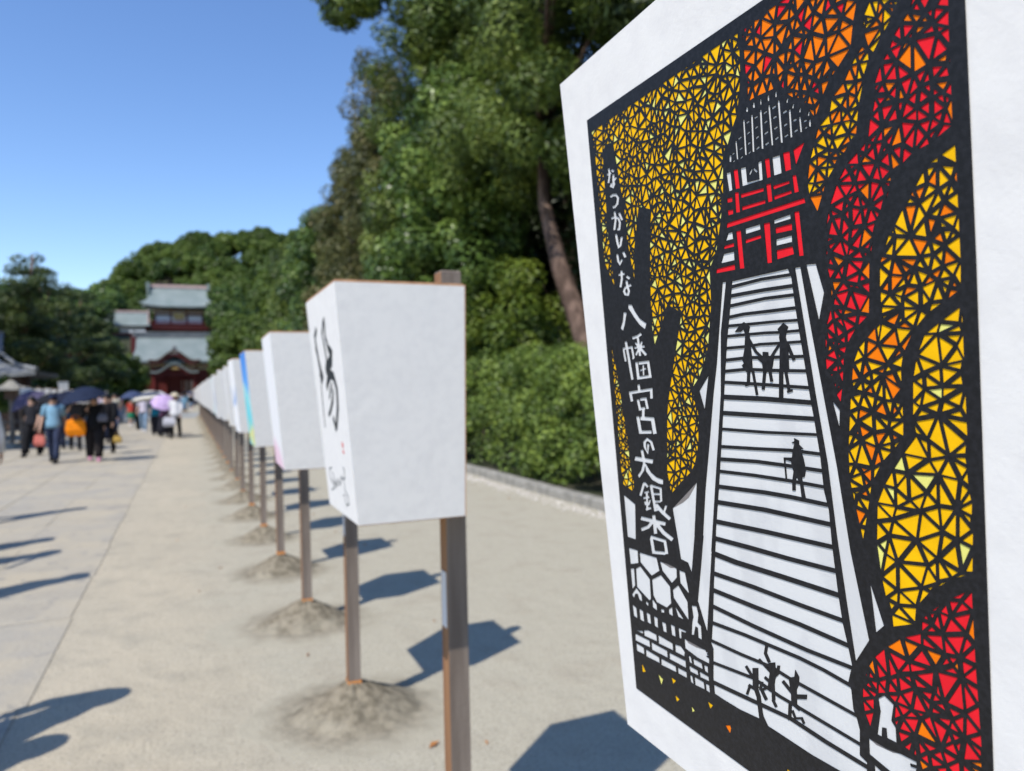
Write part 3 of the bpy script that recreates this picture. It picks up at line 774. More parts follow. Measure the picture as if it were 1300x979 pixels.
k 20.8,126.7 20.5,114.8 24,116.3 24.2,128.1
k 20,114.8 23.4,110.4 25.8,112.2 22.4,116.6
k 32.1,133.4 41.3,127.9 43.6,130.1 34.4,135.6
k 41.4,132.3 40.8,119.1 46.4,121.5 47,134.6
k 45.7,126 56.4,130 56.7,133.3 46.1,129.4
k 38,119.2 36.2,106.2 39.5,107.5 41.2,120.4
k 42.7,119.5 48.2,118 50.7,121 45.2,122.5
k 40.4,115 43.1,109.6 44.7,111.8 42.4,116.3
k 43.1,109.6 49.6,112.4 51.1,114.6 44.7,111.8
k 49.6,112.4 51.4,109.6 53.3,111 51.1,114.6
k 5.4,389.3 11.8,394.2 15.8,395.6 21.7,391.7 20.2,387.8 16.7,386.9 14.9,390.5 11.6,389
k 16.8,388.1 20.5,387.2 21.7,371.7 21.8,359.6 15,359.8 10.7,364.6 13.3,366.3 11.7,368.1 14.8,376.6
k 33.5,373.4 38.7,372.9 39,368.1 43.8,368.4 42.7,364 40.6,359.1 32.6,359.3 32.3,365.5 26.9,369.2 29.5,370.2 33.1,368.9
k 49.3,387.8 55,391.6 59.2,388.6 57.5,386 56.4,381.8 58.1,375.3 57.8,358.7 48.8,358.9 50.9,379 50.4,382.3 51.4,385.4
k 58.9,314 63.1,312.6 62.9,309.9 66.5,307.4 64.1,306.7 66.2,300.9 67.8,293.5 66.5,288.5 63.8,287.6 66.3,273.2 62.9,272.2 62,283 59.4,287.7 57.6,284.8 57.4,278.1 54.4,277.7 54.9,284.5 56.7,291.3 55.1,294.5 54.9,297.8 48.1,298.9 48.2,300 55.9,300.6 57,305.7 58.9,310.2 56.4,311.1 59,311.9
k 39.7,139.3 45.6,142.3 46.8,147.7 50.2,143.7 49.5,138.1 47.1,133.5 40.6,132.1"""
ART_REGIONS = {
'Y1': "-181.5,590.5 29.4,590.1 28.2,560.6 22.7,538 16,529.5 4.6,510.7 2.1,486.9 -2.2,471 -10.1,448.5 -18.7,438.8 -19.6,412.3 -26.9,381.1 -34.5,366.2 -41.7,356.4 -51.4,348.4 -47.1,336.3 -45.2,324.9 -48.4,302.3 -54.9,286.3 -61.1,279.1 -76.9,268.4 -92.3,256.6 -96.3,275.6 -90.2,323.5 -86.7,337.8 -78,360.8 -71.3,377.9 -58.6,409.7 -76.5,418 -100.8,386.2 -103.6,405.4 -100.1,446 -94.7,485.4 -90.9,498.9 -109.6,505.5 -121.9,471.2 -125.3,444.2 -132.5,480.7 -133.5,510.1 -137.4,531.1 -140.2,548.3 -143.7,568.9 -157.7,571.1 -163.3,566.4 -163.6,543.4 -164.8,500 -163.3,472.7 -160.5,444 -175.8,468.9 -176.7,537.1 -177.3,569.8",
'YL': "-175,389.9 -168.8,364.9 -165.4,346.8 -162.9,325.1 -158.7,305.3 -157.4,275.6 -152.9,258 -156,250.8 -174.8,256.2 -175.4,284.1 -175.3,322.8 -175.7,359",
'O1': "32.7,590.7 152,590.4 133.9,582 126.9,564.6 123.5,553.5 121.1,541.7 110.8,534 104.6,530.1 97.9,521.7 92.2,512.1 85.7,521.6 68.8,535.5 60.1,541.6 41.5,542.8 33.2,542.2 33.4,558.6",
'OY': "155.4,590.1 172.7,590.4 155.7,551.1 149.6,545.9 142.3,539.4 135.9,532.5 129,520.9 124.5,507.9 121.9,492.6 112.6,485 105.2,479.6 98.6,473.5 90,456.7 84.2,467.6 83.1,475.8 85.8,488 90.5,497.7 94.3,505.9 103.3,510.7 105.7,519.1 115.1,524.6 120.4,531.5 124.6,535.5 129.7,539.3 131,554.4 135.7,560.5 142.7,573.4",
'RD': "175.8,590.1 182.5,590.2 180.9,526.6 181.1,479.3 168.3,474.1 158.9,472.9 150.5,468.3 143.1,457.7 136.3,446.1 131,433.9 127,421.3 124.9,390.2 115.7,384.1 107.3,373.7 104.9,367.2 102.7,349.4 100.5,338.6 96.9,344.4 90.6,357.9 90.2,367.9 91.4,384.4 97.4,398.6 97.6,413.3 95.1,423.2 95.6,436 95.6,444.1 99.6,457.4 106.5,469.8 114,478.5 123,483.5 129.7,487.3 132.2,499.7 135.7,515.4 140.7,524.8 146.3,529.5 149.1,535.3 154.2,539.9 159.1,543.6 164.8,554.6",
'YO': "182.1,469.2 182.8,412.1 182.2,397.6 173.7,393 162.7,387.3 154.3,379.4 146.8,366.9 144.8,357.9 144.8,329.4 144.3,318.9 129.1,303.8 121,290.2 116.9,272.1 112.3,253.7 107.7,274.4 104.2,291.2 104.5,310 108.4,343 111.4,362.1 116.1,371.4 129.2,382.9 132.2,388.8 133.8,417.1 135.8,422.7 141.1,433.5 145.7,444 154.5,450.7 164.6,463.2",
'Y3': "182.5,389.2 183,290.4 184.8,288.6 182.9,249.1 170.6,243 157.2,232.8 147.9,221.6 146.4,210.9 130.6,204.5 124.6,233.9 122.4,254.1 124.3,278.6 130,290.3 136.4,299.8 143.8,309.9 153,320.7 150.9,329.6 152,351.8 155.1,364.9 160.5,376.1 170.3,382.3",
'R2': "182.1,240.4 167.2,230.4 154.9,219.4 151.3,214.7 150.7,206.5 148.6,204.3 137.2,199.7 124.9,189.4 116,180.3 111.6,173 106.4,159.1 105.7,149.5 107,140.7 110.6,133.1 113.9,144.7 114.5,154.1 117.3,158.1 124.6,161.1 130.7,157.2 129.1,145.4 131.3,140.8 133.7,131.9 140.3,130.5 145,129.4 147.5,122.1 147.4,62.5 187.6,65.1 184.9,140.6 182.8,198.7",
}
ART_EDGE = "-187.2,603.2 189.6,596.6 189.7,535.1 190.7,410.8 190.3,143.3 190.4,38.7 -179.4,47.8"
# ------------------------------------------------------------------ setting: ground, hill, paving
def hill_h(x, y):
    base = 0.0
    t = min(1, max(0, (y-128)/32)); t = t*t*(3-2*t)
    base = 13.2*t
    t2 = min(1, max(0, (y-178)/70)); t2 = t2*t2*(3-2*t2)
    ridge = 28.0 - 0.02*(x-8)**2 if x < 8 else 28.0 + 0.1*(x-8)
    base += t2*max(6, ridge)
    if x > 7.2:
        s = min(1, (x-7.2)/30); s = s*s*(3-2*s)
        base = max(base, s*16*min(1, max(0, (y-20)/60)))
    if x < -14:
        s = min(1, (-14-x)/40)
        base = max(base, s*8*min(1, max(0, (y-50)/60)))
    return base
NX, NY = 90, 90
xs = np.concatenate([np.linspace(-400, -60, 12), np.linspace(-50, 70, 61), np.linspace(80, 450, 12)])
ys = np.concatenate([np.linspace(-60, 110, 18), np.linspace(114, 300, 63), np.linspace(330, 900, 12)])
vv = [(x, y, hill_h(x, y)) for y in ys for x in xs]
nx = len(xs)
ff = [(j*nx+i, j*nx+i+1, (j+1)*nx+i+1, (j+1)*nx+i) for j in range(len(ys)-1) for i in range(nx-1)]
me = bpy.data.meshes.new('hill')
me.from_pydata([(a, b, c-0.06) for a, b, c in vv], [], ff); me.materials.append(M_earth)
for p in me.polygons: p.use_smooth = True
hill = link('hill', me); tag(hill, kind='structure')

g = MB(); g.add([(-60, -20, 0), (7.2, -20, 0), (7.2, 128, 0), (-60, 128, 0)], [(0, 1, 2, 3)])
ground = g.build('ground', M_ground); tag(ground, kind='structure')
g = MB(); g.add([(-14, 52, 0.012), (7.0, 52, 0.012), (7.0, 66, 0.012), (-14, 66, 0.012)], [(0, 1, 2, 3)])
tag(g.build('crossing_path', M_asphalt), kind='structure')

# stone slab pavement left of x = -0.75
pave = empty('pavement', (0, 0, 0)); tag(pave, kind='structure')
rs = random.Random(5)
slab_meshes = []
for k in range(5):
    for mi in range(3):
        L_ = 1.15+0.12*k; W_ = 0.80
        h = 0.006
        b = MB()
        bv = 0.006
        top = [(bv, bv), (W_-bv, bv+rs.uniform(-.006, .006)), (W_-bv, L_-bv), (bv+rs.uniform(-.006, .006), L_-bv)]
        bot = [(0, 0), (W_, 0), (W_, L_), (0, L_)]
        b.add([(x, y, 0.002) for x, y in bot]+[(x, y, h) for x, y in top], [(4,5,6,7),(0,1,5,4),(1,2,6,5),(2,3,7,6),(3,0,4,7)])
        mm_ = bpy.data.meshes.new('paving_slab'); mm_.from_pydata(b.v, [], b.f); mm_.materials.append(M_slab[mi])
        slab_meshes.append((mm_, L_))
rest = MB(); cnt = 0
for c in range(5):
    x0 = -0.75-0.815*(c+1)
    y = 0.4+rs.uniform(0, .8)
    while y < 52:
        mm_, L_ = rs.choice(slab_meshes)
        if cnt < 200 and y < 40 and not (c > 2 and y < 3):
            o = link('paving_slab', mm_, pave, (x0+rs.uniform(-.006, .006)-(rs.uniform(0, .03) if c == 0 else 0), y, rs.uniform(-.0012, .0012)))
            cnt += 1
        elif y >= 40:
            z = 0.006+rs.uniform(-.001, .001)
            rest.add([(x0, y, z), (x0+.8, y, z), (x0+.8, y+L_, z), (x0, y+L_, z)], [(0, 1, 2, 3)])
        y += L_+0.012+rs.uniform(0, .006)
o = rest.build('far_paving_slabs', M_slab[0], pave); tag(o, kind='stuff')

# kerb and pebble strip on the right
kerb = empty('kerb', (0, 0, 0)); tag(kerb, kind='structure')
kv = []
for k in range(3):
    b = MB(); b.box(0, 0, -.05, .17+.006*k, 1.18, .13)
    oo = b.build('kerb_stone', M_curb, None, bevel=.018); kv.append(oo.data); bpy.data.objects.remove(oo)
for k in range(44):
    link('kerb_stone', kv[k % 3], kerb, (4.62+rs.uniform(-.008, .008), 0.2+k*1.2, rs.uniform(-.006, .006)))
ped = []
base_ico = MB(); base_ico.sphere((0, 0, 0), 1, 6, 4)
bi = np.array(base_ico.v); bf = base_ico.f
pb = MB()
for k in range(2600):
    x = 4.42+rs.gauss(0, .085); y = 2.5+rs.random()**1.4*34; r = rs.uniform(.008, .022)
    if x > 4.60: continue
    sc_ = np.array([r*rs.uniform(.8, 1.4), r*rs.uniform(.8, 1.4), r*.6])
    pb.add((bi*sc_+np.array([x, y, r*.25])).tolist(), bf)
tag(pb.build('pebble_strip', M_pebble, smooth=True), kind='stuff', label='pale pebbles scattered along the foot of the stone kerb')
# scattered grit and a few fallen leaves
pb = MB()
for k in range(6500):
    y = 1.6+rs.random()**1.9*12; x = rs.uniform(-.9, 4.3); r = rs.uniform(.0013, .0038)*(1+y*.07)
    pb.add((bi*r*np.array([1, 1, .6])+np.array([x, y, r*.2])).tolist(), bf)
tag(pb.build('grit', M_curb, smooth=True), kind='stuff', label='fine dark grit scattered over the sandy path')
M_dryleaf = mat('dry_leaf', (0.40, 0.18, 0.06), .7)
def fallen(x, y, s, rz, lab):
    b = MB(); b.add([(-s, 0, .004), (-.3*s, -.35*s, .012), (s, 0, .010), (-.1*s, .4*s, .016), (0, 0, .004)], [(0, 1, 4), (1, 2, 4), (2, 3, 4), (3, 0, 4)])
    o = b.build('fallen_leaf', M_dryleaf, None, loc=(x, y, 0)); o.rotation_euler.z = rz
    return tag(o, lab, 'leaf')
fallen(.95, 3.10, .035, .5, 'dry orange leaf lying right of the nearest sand mound')
for _k in range(26):
    fallen(rs.uniform(-.6, 4.1), rs.uniform(3.5, 13), rs.uniform(.012, .03), rs.uniform(0, 6), 'small scattered dry leaf on the sandy path')['group'] = 'dry leaves scattered on the sand'
fallen(1.16, 3.02, .018, 1.5, 'tiny dry leaf fragment beside the orange leaf')

# ------------------------------------------------------------------ lanterns
LX, Y0, STEP = 0.701, 2.058, 1.5418
ZT, ZB, BT, BB, AT, AB, CX = 1.8195, 1.211, .336, .2825, .4737, .4097, -.035
def lantern_corner(u, side, v, P):
    """side 0 = wall next to post, 1 = wall facing the path; u along the row; v height"""
    t = (v-P['zb'])/(P['zt']-P['zb'])
    b = P['bb']+(P['bt']-P['bb'])*t
    zz = v-1.5
    return Vector((-b*side+P.get('tx', 0)*zz, u+P.get('ty', 0)*zz, v))
def make_box(root, P, off, paint=None, wrap=0.0):
    """paper box; off = offset of its back wall from the post foot"""
    zb, zt = P['zb'], P['zt']
    def C(side, s, v, e=0.0):
        t = (v-zb)/(zt-zb); a = (P['at']*t+P['ab']*(1-t))/2
        p = lantern_corner(s*a, side, v, P)
        c = lantern_corner(0, .5, v, P)
        d = (p-c); d.z = 0
        p = p+Vector((e*math.copysign(1, d.x), e*math.copysign(1, d.y), 0))
        return p+off
    order = [(1, -1), (0, -1), (0, 1), (1, 1)]     # near-path, near-post, far-post, far-path
    th = .0022
    names = ['paper_panel']*4
    zt2, zb2 = zt-.004+wrap, zb+.001-wrap*.3
    for k in range(4):
        a, b_ = order[k], order[(k+1) % 4]
        mb = MB()
        o4 = [C(*a, zb2), C(*b_, zb2), C(*b_, zt2), C(*a, zt2)]
        n = (o4[1]-o4[0]).cross(o4[3]-o4[0]).normalized()
        d_ = (o4[1]-o4[0]).normalized()*(th*.9)
        # slightly rounded rims: outer face inset a hair
        outer = [o4[0]-n*0, o4[1], o4[2], o4[3]]
        inner = [o4[0]-n*th+d_, o4[1]-n*th-d_, o4[2]-n*th-d_, o4[3]-n*th+d_]
        mb.add(outer+inner, [(0, 1, 2, 3), (7, 6, 5, 4), (0, 4, 5, 1), (1, 5, 6, 2), (2, 6, 7, 3), (3, 7, 4, 0)])
        pm = mb.build('paper_panel', paint if (paint and k == 3) else M_paper, root)
    # cedar frame inside the paper: corner bars and rims standing a little proud above
    mb = MB(); w_ = .012
    for k in range(4):
        a, b_ = order[k], order[(k+1) % 4]
        for z0, z1 in ((zt-.014, zt+.0025), (zb-.0015, zb+.014)):
            p = [C(*a, z0, -th-.0005), C(*b_, z0, -th-.0005), C(*b_, z0, -w_-th), C(*a, z0, -w_-th), C(*a, z1, -th-.0005), C(*b_, z1, -th-.0005), C(*b_, z1, -w_-th), C(*a, z1, -w_-th)]
            mb.hexa(p)
        z0, z1 = zb+.0145, zt-.0145
        c0, c1 = C(*a, z0, -th-.001), C(*a, z1, -th-.001)
        i0, i1 = C(*a, z0, -w_-th), C(*a, z1, -w_-th)
        mb.hexa([c0, Vector((i0.x, c0.y, z0)), i0, Vector((c0.x, i0.y, z0)), c1, Vector((i1.x, c1.y, z1)), i1, Vector((c1.x, i1.y, z1))])
    mb.build('frame', M_frame, root)
    # thin cedar strips along the post-side edges, as on the photographed lanterns
    for s in (-1, 1):
        mb = MB(); c0, c1 = C(0, s, zb, .0), C(0, s, zt, .0)
        e = .003
        mb.hexa([c0+Vector((0.0005, -s*.0, 0)), c0+Vector((e, 0, 0)), c0+Vector((e, -s*.02, 0)), c0+Vector((.0005, -s*.02, 0)),
                 c1+Vector((.0005, 0, 0)), c1+Vector((e, 0, 0)), c1+Vector((e, -s*.02, 0)), c1+Vector((.0005, -s*.02, 0))])
        mb.build('edge_strip', M_frame, root)
    # cross bar tying the frame to the post
    zc = (zt+zb)/2
def make_post(root, top=1.89, h=.03, tape=.165, bottom=.0, label_strip=False, px=0.0):
    mb = MB()
    rng_ = [(-h, -h), (h, -h), (h, h), (-h, h)]
    c = .003
    mb.cur = 0
    pts = [(-h, -h), (h, -h), (h, h), (-h, h)]
    lo = [(px+x, y, bottom) for x, y in pts]; hi = [(px+x, y, top-.004) for x, y in pts]; cap = [(px+x*.9, y*.9, top) for x, y in pts]
    mb.v = lo+hi+cap
    mb.f = [[0, 1, 5, 4], [1, 2, 6, 5], [2, 3, 7, 6], [3, 0, 4, 7]]+[[4+i, 4+(i+1) % 4, 8+(i+1) % 4, 8+i] for i in range(4)]+[[8, 9, 10, 11]]
    mb.mi = [0, 0, 0, 1, 0, 0, 0, 0, 0]
    o = mb.build('post', [M_post, M_postside], root)
    t = MB(); e = .0022
    t.loft([[(px+x*(1+e/h), y*(1+e/h), z) for x, y in pts] for z in (tape-.012, tape+.012)], cap=False)
    t.build('orange_band', M_tape, root)
    if label_strip:
        t = MB(); t.box(px-h-.0028, -.022, .86, px-h-.0006, .018, 1.02)
        t.build('paper_tag', M_white, root)

def paint_mat(name, stops, scale=3.0):
    M = bpy.data.materials.new(name); M.use_nodes = True
    t = M.node_tree; N = t.nodes; L = t.links; P = N['Principled BSDF']; P.inputs['Roughness'].default_value = .8
    tc = N.new('ShaderNodeTexCoord'); nz = N.new('ShaderNodeTexNoise'); nz.inputs['Scale'].default_value = scale; nz.inputs['Detail'].default_value = 2
    L.new(tc.outputs['Object'], nz.inputs['Vector'])
    sx = N.new('ShaderNodeSeparateXYZ'); L.new(tc.outputs['Object'], sx.inputs[0])
    ad = N.new('ShaderNodeMath'); ad.operation = 'MULTIPLY_ADD'; ad.inputs[1].default_value = .5; L.new(nz.outputs['Fac'], ad.inputs[0]); L.new(sx.outputs['Z'], ad.inputs[2])
    mr = N.new('ShaderNodeMapRange'); mr.inputs['From Min'].default_value = 1.46; mr.inputs['From Max'].default_value = 2.06; L.new(ad.outputs[0], mr.inputs['Value'])
    cr = N.new('ShaderNodeValToRGB'); cr.color_ramp.interpolation = 'EASE'
    cr.color_ramp.elements[0].color = stops[0][1]+(1,); cr.color_ramp.elements[0].position = stops[0][0]
    cr.color_ramp.elements[1].color = stops[-1][1]+(1,); cr.color_ramp.elements[1].position = stops[-1][0]
    for p_, c_ in stops[1:-1]:
        e = cr.color_ramp.elements.new(p_); e.color = c_+(1,)
    L.new(mr.outputs[0], cr.inputs[0]); L.new(cr.outputs[0], P.inputs['Base Color'])
    return M
W_ = (.74, .735, .73)
PAINTS = {
    3: paint_mat('pink_edge_painting', [(0, (.74, .52, .60)), (.22, W_), (.7, W_), (1, W_)]),
    4: paint_mat('blue_turquoise_painting', [(0, (.08, .5, .62)), (.18, (.65, .62, .2)), (.32, (.10, .55, .62)), (.5, (.3, .62, .62)), (.7, (.08, .30, .70)), (1, (.05, .22, .62))], 5),
    5: paint_mat('small_blue_mark_painting', [(0, W_), (.4, W_), (.5, (.3, .4, .6)), (.6, W_), (1, W_)]),
    6: paint_mat('dot_painting', [(0, (.7, .6, .4)), (.2, W_), (1, W_)]),
    7: paint_mat('olive_painting', [(0, (.2, .3, .5)), (.3, (.7, .68, .6)), (.7, (.55, .56, .35)), (1, W_)]),
    8: paint_mat('navy_mark_painting', [(0, W_), (.5, (.25, .35, .55)), (.7, W_), (1, W_)]),
    9: paint_mat('aqua_painting', [(0, (.4, .7, .7)), (.5, W_), (1, (.5, .7, .75))]),
}
STD = dict(zt=ZT, zb=ZB, bt=BT, bb=BB, at=AT, ab=AB)
LAB = {
 2: 'white paper lantern with bold black brush calligraphy, a red seal and a signature',
 3: 'white paper lantern with a faint pink painted edge, just behind the calligraphy lantern',
 4: 'paper lantern whose path side is painted blue, turquoise and yellow',
 5: 'white paper lantern directly beyond the blue and turquoise painted one',
 6: 'white paper lantern second beyond the blue painted one, sandy specks low on its side',
 7: 'paper lantern with an olive and cream painted side, third beyond the blue painted one',
 8: 'white paper lantern with a navy mark, fourth beyond the blue painted one',
 9: 'paper lantern with a pale aqua side, fifth beyond the blue painted one',
}
ROWG = 'paper lanterns on posts in the right-hand row'
lantern_roots = {}
far_proto = None
for k in range(2, 37):
    y = Y0+(k-2)*STEP
    if k in PAINTS or k == 2 or far_proto is None:
        root = empty('paper_lantern', (LX, y, 0))
        P = dict(STD); make_box(root, P, Vector((CX, 0, 0)), PAINTS.get(k))
        make_post(root, top=1.89, tape=.155, label_strip=k in (2, 3))
        if k not in PAINTS and k != 2: far_proto = root
    else:
        root = copy_tree(far_proto); root.location = (LX, y, 0)
    if k > 2:
        root.location.z = rs.uniform(-.012, .012)
        root.location.x += rs.uniform(-.008, .008)
        root.rotation_euler = (rs.uniform(-.006, .006), rs.uniform(-.008, .008), rs.uniform(-.035, .035))
    tag(root, LAB.get(k, 'small white paper lantern far down the right-hand row towards the shrine'), 'lantern', ROWG)
    lantern_roots[k] = root

# the near lantern with the paper-cut picture
P1 = dict(zt=1.84854, zb=1.19743, bt=.35806, bb=.29155, at=.47372, ab=.4097, tx=.00256, ty=-.05839)
L1 = empty('paper_lantern', (.69921, .43338, 0), -.02611)
tag(L1, 'large near lantern showing a coloured paper-cut picture of a shrine gate and stairs', 'lantern', ROWG)
make_box(L1, P1, Vector((0, 0, 0)), None, .0075)
make_post(L1, top=1.93, px=.036)

def face_frame(P, off):
    O = lantern_corner(0, 1, P['zb'], P)+off
    U = Vector((0, -1, 0))                                       # picture left to right
    V = lantern_corner(0, 1, P['zb']+1, P)+off-O                 # per unit of height
    N = U.cross(V).normalized()
    if N.x > 0: N = -N
    return O, U, V, N
O1, U1, V1, N1 = face_frame(P1, Vector((0, 0, 0)))
def onface(u, v, h, F=None):
    O, U, V, N = F or (O1, U1, V1, N1)
    return O+U*(u*.001)+V*(v*.001)+N*h

def pts_of(s): return [tuple(float(c) for c in q.split(',')) for q in s.split()]
def area(p): return .5*sum(p[i][0]*p[(i+1) % len(p)][1]-p[(i+1) % len(p)][0]*p[i][1] for i in range(len(p)))
def inside(pt, poly):
    x, y = pt; c = False; j = len(poly)-1
    for i in range(len(poly)):
        xi, yi = poly[i]; xj, yj = poly[j]
        if (yi > y) != (yj > y) and x < (xj-xi)*(y-yi)/(yj-yi)+xi: c = not c
        j = i
    return c
def shatter(poly, d, gap, seed, ax=1.0):
    """cut a region into irregular triangles with even gaps between them"""
    rr = random.Random(seed)
    if area(poly) < 0: poly = poly[::-1]
    bd = []
    for i in range(len(poly)):
        a, b = poly[i], poly[(i+1) % len(poly)]
        L_ = math.dist(a, b); n = max(1, round(L_/(d*1.05)))
        for k in range(n):
            f = (k+(rr.uniform(-.18, .18) if k else 0))/n
            bd.append((a[0]+(b[0]-a[0])*f, a[1]+(b[1]-a[1])*f))
    keep = [bd[0]]
    for p in bd[1:]:
        if math.dist(p, keep[-1]) > d*.35: keep.append(p)
    bd = keep
    x0 = min(p[0] for p in bd); x1 = max(p[0] for p in bd); y0 = min(p[1] for p in bd); y1 = max(p[1] for p in bd)
    pts = []
    for _ in range(int((x1-x0)*(y1-y0)/(d*d)*14)):
        p = (rr.uniform(x0, x1), rr.uniform(y0, y1))
        if not inside(p, bd): continue
        dd = d*rr.uniform(.48, 1.38)
        if all(math.hypot((p[0]-q[0])*ax, p[1]-q[1]) > dd for q in pts) and all(math.dist(p, q) > dd*.62 for q in bd): pts.append(p)
    V_ = [Vector(p) for p in bd+pts]; nb = len(bd)
    ov, oe, of, _, _, _ = delaunay_2d_cdt(V_, [], [list(range(nb))], 1, 1e-5)
    out = []
    ecount = {}
    for f in of:
        for i in range(3):
            e = tuple(sorted((f[i], f[(i+1) % 3]))); ecount[e] = ecount.get(e, 0)+1
    for f in of:
        P_ = [tuple(ov[i]) for i in f]
        if area(P_) < 0: P_ = P_[::-1]; f = list(f)[::-1]
        lines = []
        for i in range(3):
            a, b = P_[i], P_[(i+1) % 3]
            L_ = math.dist(a, b)
            if L_ < 1e-6: break
            n = (-(b[1]-a[1])/L_, (b[0]-a[0])/L_)
            e = tuple(sorted((f[i], f[(i+1) % 3])))
            g_ = 0.05 if ecount[e] == 1 else gap*.5*rr.uniform(.45, 1.75)
            lines.append((n, n[0]*a[0]+n[1]*a[1]+g_))
        if len(lines) < 3: continue
        q = []
        ok = True
        for i in range(3):
            (n1, c1), (n2, c2) = lines[i-1], lines[i]
            det = n1[0]*n2[1]-n1[1]*n2[0]
            if abs(det) < 1e-3: ok = False; break
            q.append(((c1*n2[1]-c2*n1[1])/det, (n1[0]*c2-n2[0]*c1)/det))
        if not ok or area(q) < .9: continue
        cx = sum(p[0] for p in P_)/3; cy = sum(p[1] for p in P_)/3
        if any(not (x0-1 < p[0] < x1+1 and y0-1 < p[1] < y1+1) for p in q): continue
        # inset must keep the triangle's sense (not flip past its centre)
        if all((n[0]*q[j][0]+n[1]*q[j][1]-c) > -1e-4 for (n, c) in lines for j in range(3)): out.append(q)
    return out

def build_picture():
    edge = pts_of(ART_EDGE)
    tiles = []
    spec = {'Y1': (10.2, 1.6, 'y'*7+'l', 1.2), 'YL': (8.0, 1.2, 'yyyyyl', 1), 'O1': (11.4, 2.0, 'ooooor', 1.3), 'OY': (9.2, 1.5, 'yyoyyo', 1.1),
            'RD': (10.6, 2.0, 'rrrrro', 1.1), 'YO': (10.8, 1.9, 'yyyyoo', 1.1), 'Y3': (13.8, 1.8, 'y'*7+'l', 1.1), 'R2': (12.0, 2.0, 'rrrrro', 1)}
    for k, (nm, (d, gp, cols, ax)) in enumerate(spec.items()):
        rr = random.Random(k+3)
        for t in shatter(pts_of(ART_REGIONS[nm]), d, gp, 20+k, ax):
            tiles.append((rr.choice(cols), t))
    shapes = [('k', edge)]
    wht, over = [], []
    for ln in ART_SHAPES.strip().split('\n'):
        c, r = ln.split(' ', 1)
        (over if c == 'k' else wht).append((c, pts_of(r)))
    shapes += wht+tiles+over
    # keep everything inside the sheet
    V_, F_ = [], []
    for c, p in shapes:
        if area(p) < 0: p = p[::-1]
        b = len(V_); V_ += [Vector(q) for q in p]; F_.append(list(range(b, b+len(p))))
    ov, oe, of, _, _, _ = delaunay_2d_cdt(V_, [], F_, 0, 1e-4)
    oa = np.array([tuple(v) for v in ov])
    cen = np.array([oa[list(f)].mean(0) for f in of])
    top = np.full(len(of), -1)
    for k, (c, p) in enumerate(shapes):                     # the last shape over a spot decides what is seen there
        pa = np.array(p); lo, hi = pa.min(0), pa.max(0)
        cand = np.where((cen[:, 0] > lo[0]) & (cen[:, 0] < hi[0]) & (cen[:, 1] > lo[1]) & (cen[:, 1] < hi[1]))[0]
        if not len(cand): continue
        x, y = cen[cand, 0], cen[cand, 1]; ins = np.zeros(len(cand), bool)
        for i in range(len(pa)):
            xi, yi = pa[i]; xj, yj = pa[i-1]
            if yi == yj: continue
            ins ^= ((yi > y) != (yj > y)) & (x < (xj-xi)*(y-yi)/(yj-yi)+xi)
        top[cand[ins]] = k
    cls = [shapes[t][0] if t >= 0 else None for t in top]
    top_h, low_h = .00085, .00025
    # black sheet with real cut-outs
    vs = [onface(v[0], v[1], top_h) for v in ov]; n = len(vs)
    vs += [onface(v[0], v[1], low_h) for v in ov]
    fs = []; ec = {}
    for f, c in zip(of, cls):
        if c == 'k':
            f = list(f); fs.append(f)
            for i in range(len(f)):
                e = (f[i], f[(i+1) % len(f)]); ec[e] = 1
    for a, b in list(ec):
        if (b, a) not in ec: fs.append([b, a, a+n, b+n])
    me = bpy.data.meshes.new('black_cutout_sheet'); me.from_pydata(vs, [], fs); me.materials.append(M_black)
    bm = bmesh.new(); bm.from_mesh(me); bmesh.ops.delete(bm, geom=[v for v in bm.verts if not v.link_faces], context='VERTS')
    bmesh.ops.recalc_face_normals(bm, faces=bm.faces[:]); bm.to_mesh(me); bm.free()
    link('black_cutout_sheet', me, L1)
    # white washi backing behind the cut-outs
    inset = [(p[0]*.985, 325+(p[1]-325)*.99) for p in edge]
    mb = MB(); m_ = len(inset)
    mb.add([onface(u, v, .00012) for u, v in inset]+[onface(u, v, .0004-.0002) for u, v in inset], [list(range(m_, 2*m_))]+[[i, (i+1) % m_, m_+(i+1) % m_, m_+i] for i in range(m_)])
    mb.build('washi_backing', M_paper2, L1)
    # coloured pieces, and grey ones that paint the shaded curl undersides
    pcs = [(c, p) for c, p in wht if c != 'w']+tiles
    pcs.sort(key=lambda q: -abs(area(q[1])))
    def piece(mb, p, h):
        cx = sum(a for a, b in p)/len(p); cy = sum(b for a, b in p)/len(p)
        q = []
        for a, b in p:
            d = math.hypot(a-cx, b-cy) or 1; f = (d+.35)/d
            q.append((cx+(a-cx)*f, cy+(b-cy)*f))
        m_ = len(q)
        mb.add([onface(a, b, h-.00008) for a, b in q]+[onface(a, b, h) for a, b in q], [list(range(m_, 2*m_))]+[[i, (i+1) % m_, m_+(i+1) % m_, m_+i] for i in range(m_)])
    for i, (c, p) in enumerate(pcs[:290]):
        mb = MB(); piece(mb, p, .00036+(i % 5)*.00001)
        mb.build('paper_piece', M_col[c], L1)
    cols = sorted(set(c for c, _ in pcs)); mb = MB()
    for i, (c, p) in enumerate(pcs[290:]):
        mb.cur = cols.index(c); piece(mb, p, .00036+(i % 7)*.00001)
    tag(mb.build('small_paper_pieces', [M_col[c] for c in cols], L1), kind='stuff')
    print('tiles', len(tiles), 'faces', len(of))
build_picture()

